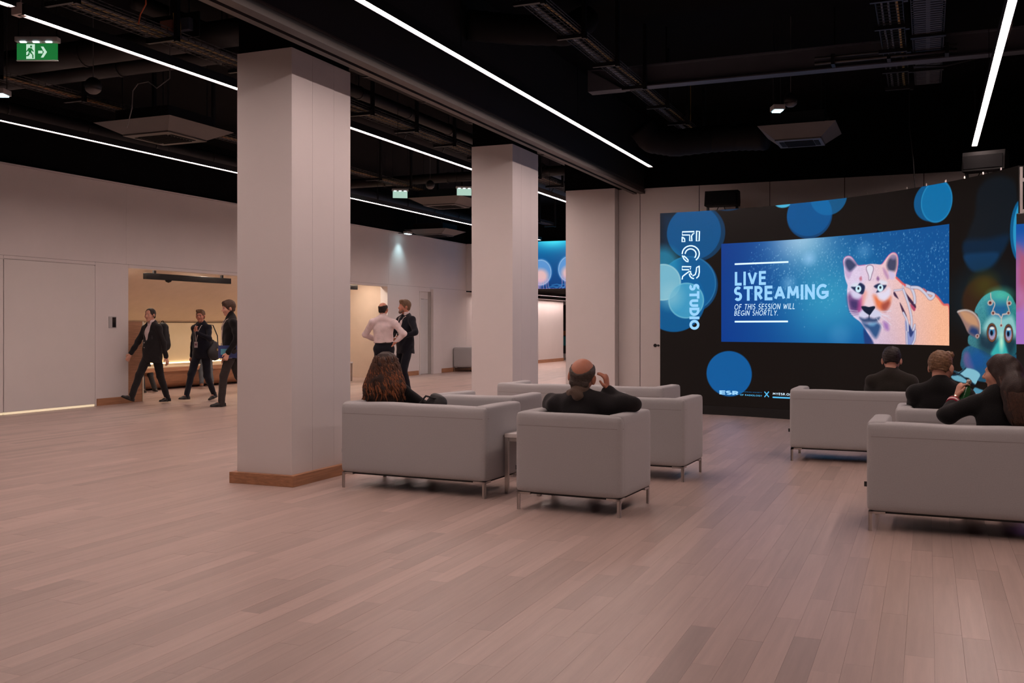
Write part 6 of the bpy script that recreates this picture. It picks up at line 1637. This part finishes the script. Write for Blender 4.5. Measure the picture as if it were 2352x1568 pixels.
Sdf(0.01).rc((-0.05, 0, 0.11), (0.02, 0.0, 0.28), 0.13, 0.11, 0.05, 'u', 0.75, (0, 1, 0)).rc((0.0, 0, 0.10), (0.14, 0.02, 0.13), 0.10, 0.09, 0.05).mesh('bag_body', mat('black_padding', (0.013, 0.013, 0.014, 1), 0.55, bump=0.3, bscale=60), jk, wr=0.008, wf=40)
MB().tube([(-0.13, -0.05, 0.20), (-0.10, -0.11, 0.30), (-0.03, -0.10, 0.38), (0.05, -0.06, 0.36)], 0.010, 6).build('strap', bagm, jk)
MB().tube([(-0.125, -0.06, 0.30), (-0.10, -0.10, 0.22)], 0.006, 6).build('zip', mat('gold_zip', (0.55, 0.4, 0.2, 1), 0.3, 0.8), jk)

# balding man with his hand at his ear
hp = on_y(1338, 824, 7.46)
J = sit_J(1.76, 0.50, 0.44, headf=0.03, wl=(-0.26, 0.24, 0.66), hl=(-1, -0.9, 0.3))
dz = hp.z - (J['hd'][2] + 0.118 * 1.2)
for kk in J:
    if kk[0] not in 'fa': J[kk] = J[kk] + v3(0, 0, dz * (0.4 if kk in ('pel', 'hl', 'hr', 'kl', 'kr') else 1))
hd = J['hd']
J['sl'] = J['sl'] + v3(-0.015, 0, 0.0); J['sr'] = J['sr'] + v3(0.03, 0.02, 0.01)
J['er'] = v3(0.41, hd[1] + 0.02, 0.815); J['wr'] = v3(0.195, hd[1] + 0.06, hd[2] - 0.115)
J['el'] = v3(-0.30, hd[1] + 0.08, 0.80)
m7 = Person('balding man in a dark jacket scratching his ear, seen from behind', (hp.x, 7.46 - hd[1], 0), -0.03, 1.78, J, (0.12, 0.05, 0.16), sk3, 0.0055, hs=1.2, hands={'r': dict(d=(-0.12, -0.1, 1.0), n=(-1, 0.0, -0.12), side=(0, 0.0, -1), curls=(0.85, 0.85, 0.95, 1.05), thumb_in=0.9, spread=0.4), 'l': dict(n=(0, 0, -1), curl=0.5)}, fat=1.1)
m7.hair(hairm('greying', (74, 64, 58)), 'balding', 0.006, vox=0.004, bald=-0.045); m7.brows(h_grey)
m7.top('jacket', cloth('dark_jacket', (33, 31, 33)), 0.022, 0.03, 0.98, arm=(0.075, 0.066, 0.062, 0.046), seed=31, wr=0.008, wf=22, collar=0.0, vox=0.008)
S = Sdf(0.006); ax_ = unit(m7.g('hd') - m7.g('nk'))
S.rc(m7.g('nk') + ax_ * 0.012, m7.g('nk') + ax_ * 0.045, 0.092, 0.076, 0.02); S.rc(m7.g('nk') + v3(-0.075, -0.035, 0.005), m7.g('nk') + v3(0.01, -0.075, 0.0), 0.028, 0.030, 0.03)
S.mesh('scarf', brownc, m7.o, wr=0.006, wf=60)
m7.trousers(suit); m7.shoes()

# dark-haired man on the long sofa
def sitter(label, u, v, Ys, H, sk, hair_m, coat, **kw):
    hp = on_y(u, v, Ys); J = sit_J(H, 0.50, kw.get('lean', 0.36), headf=kw.get('headf', 0.03), wl=kw.get('wl'), wr=kw.get('wr'))
    dz = hp.z - (J['hd'][2] + (0.121 + kw.get('top', 0.0)) * 1.1 * H / 1.75 - 0.004)
    for kk in J:
        if kk[0] not in 'fa': J[kk] = J[kk] + v3(0, 0, dz * (0.4 if kk in ('pel', 'hl', 'hr', 'kl', 'kr') else 1))
    p = Person(label, (hp.x, Ys - J['hd'][1], 0), kw.get('rz', 0), H, J, kw.get('rot', (0, -0.1, 0)), sk, 0.0075, hs=1.10, hands={'l': dict(n=(0, 0, -1), curl=0.5), 'r': dict(n=(0, 0, -1), curl=0.5)}, fat=kw.get('fat', 1.0))
    p.hair(hair_m, 'short', kw.get('vol', 0.010), kw.get('top', 0.0), vox=0.005, fade=kw.get('fade', False)); p.brows(hair_m)
    p.top('jacket', coat, 0.020, 0.03, 1.0, arm=(0.070, 0.060, 0.056, 0.044), seed=int(u), wr=0.006, wf=22, collar=kw.get('collar', 0.035)); p.trousers(suit); p.shoes()
    return p
m8 = sitter('dark-haired man in an olive-black coat on the long sofa', 2048, 798, 11.13, 1.76, sk1, h_dark, cloth('olive_black', (46, 42, 38)), top=0.006, vol=0.007, rot=(0.0, -0.12, 0), collar=0.05, fade=True)
m9 = sitter('fair-haired man in a black jacket in the armchair', 2165, 807, 8.98, 1.78, sk1, h_fair, blackc, top=0.004, vol=0.005, rot=(-0.25, -0.12, 0), rz=-0.12, fade=True)

# long-haired woman with the bottle
hp = on_y(2297, 815, 7.70)
J = sit_J(1.68, 0.50, 0.30, female=True, headf=0.03, twist=-0.35)
dz = hp.z - (J['hd'][2] + 0.118 * 1.68 / 1.75 + 0.012)
for kk in J:
    if kk[0] not in 'fa': J[kk] = J[kk] + v3(0, 0, dz * (0.4 if kk in ('pel', 'hl', 'hr', 'kl', 'kr') else 1))
hd = J['hd']
J['el'] = v3(-0.345, hd[1] - 0.0, 0.79); J['wl'] = v3(-0.275, hd[1] + 0.19, 0.895)
w3 = Person('long-haired woman in a black blazer holding a green bottle', (hp.x, 7.70 - hd[1], 0), 0.05, 1.68, J, (1.15, -0.05, 0), sk1, 0.0055, female=True, hs=1.08, hands={'l': dict(d=(0.35, 0.25, 0.95), n=(0.85, 0.35, -0.2), side=(0.1, -0.9, 0.3), curls=(1.0, 1.05, 1.1, 1.15), thumb_in=0.3), 'r': dict(n=(0, 0, -1), curl=0.5)})
w3.top('blazer', blackc, 0.018, 0.03, 0.48, arm=(0.068, 0.060, 0.056, 0.052), seed=41, wr=0.006, wf=24, collar=0.0, vox=0.0075); w3.trousers(suit); w3.shoes(); w3.brows(h_dark)
h_long = hairm('long_dark_brown', (46, 30, 25))
S = Sdf(0.006); T = w3.T
nk = w3.g('nk'); h0 = T(0, -0.06, 0.0); h1 = v3(0.07, nk[1] - 0.115, nk[2] + 0.03); h2 = v3(0.10, nk[1] - 0.135, nk[2] - 0.12); h3 = v3(0.12, nk[1] - 0.13, nk[2] - 0.22)
S.el(T(0, -0.016, 0.040), v3(0.089, 0.110, 0.094), w3.R); S.rc(h0, h1, 0.085, 0.080, 0.04); S.rc(h1, h2, 0.085, 0.088, 0.04, 'u', 0.7, (0, 1, 0)); S.rc(h2, h3, 0.088, 0.06, 0.03, 'u', 0.6, (0, 1, 0))
S.rc(T(-0.075, 0.0, 0.0), T(-0.085, -0.05, -0.16), 0.02, 0.03, 0.03)
S.el(T(0, 0.100, -0.040), v3(0.088, 0.080, 0.100), w3.R, 0.012, 's'); S.el(T(0.085, 0.0, -0.012), v3(0.028, 0.026, 0.036), w3.R, 0.008, 's')
S.mesh('hair', h_long, w3.o, wr=0.003, wf=60, seed=2)
mb = MB(); rs = random.Random(4)
for i in range(80):
    x0 = rs.uniform(-0.085, 0.085); pts = []
    for j in range(9):
        t = j / 8; q = (h0 * (1 - t * 3) + h1 * t * 3) if t < 1 / 3 else ((h1 * (2 - t * 3) + h2 * (t * 3 - 1)) if t < 2 / 3 else (h2 * (3 - t * 3) + h3 * (t * 3 - 2)))
        pts.append(q + v3(x0 * (1 - 0.15 * t) + 0.005 * math.sin(i + 8 * t), -math.sqrt(max(0, 0.09 ** 2 - x0 ** 2)) * (0.98 - 0.32 * t), 0.0))
    mb.tube(pts, [0.004] * 8 + [0.0015], 5)
mb.build('hair_strands', hairm('long_brown_light', (72, 46, 34)), w3.o, True)
# striped cuff and wristwatch (worn)
e, wv = w3.g('el'), w3.g('wl'); ax_ = unit(wv - e)
for t, cm, r in ((0.66, (150, 44, 62), 0.047), (0.74, (226, 206, 204), 0.046), (0.81, (150, 44, 62), 0.045)):
    c = e + (wv - e) * t
    Sdf(0.004).rc(c - ax_ * 0.007, c + ax_ * 0.007, r, r - 0.001, 0.003).plane(c - ax_ * 0.009, ax_).plane(c + ax_ * 0.009, -ax_).mesh('cuff_band', cloth('cuff_%d' % cm[0], cm), w3.o)
c = e + (wv - e) * 0.97
MB().tube([c - ax_ * 0.008, c + ax_ * 0.008], 0.031, 16).build('watch_strap', mat('watch_gold', (0.6, 0.45, 0.3, 1), 0.25, 0.9), w3.o)
MB().lathe([(0.016, 0), (0.016, 0.008), (0.012, 0.009)], c + unit(v3(-0.3, -1, 0.2)) * 0.029, 14, (-0.3, -1, 0.2)).build('watch_case', MATS['watch_gold'], w3.o)
# bottle in her hand
Rz = Matrix.Rotation(w3.o.rotation_euler[2], 3, 'Z')
hv = unit(v3(0.35, 0.25, 0.95)); nv = unit(v3(0.85, 0.35, -0.2))
gc = wv + hv * 0.035 + nv * 0.055
axb = Vector((0.30, 0.20, 0.93)).normalized()
bt = empty('green_bottle', w3.o.location + Rz @ Vector(gc), w3.o.rotation_euler[2], 'small green bottle with silver cap held by the long-haired woman', 'bottle')
m_gl = mat('green_glass', (0.015, 0.11, 0.03, 1), 0.18, spec=0.6)
MB().lathe([(0.001, -0.09), (0.034, -0.09), (0.036, -0.08), (0.036, 0.02), (0.033, 0.045), (0.020, 0.075), (0.0155, 0.095)], (0, 0, 0), 24, axb).build('bottle_body', m_gl, bt, True)
MB().lathe([(0.0165, 0.092), (0.0165, 0.118), (0.014, 0.121)], (0, 0, 0), 20, axb).build('cap', mat('silver_cap', (0.6, 0.55, 0.52, 1), 0.3, 0.8), bt, True)
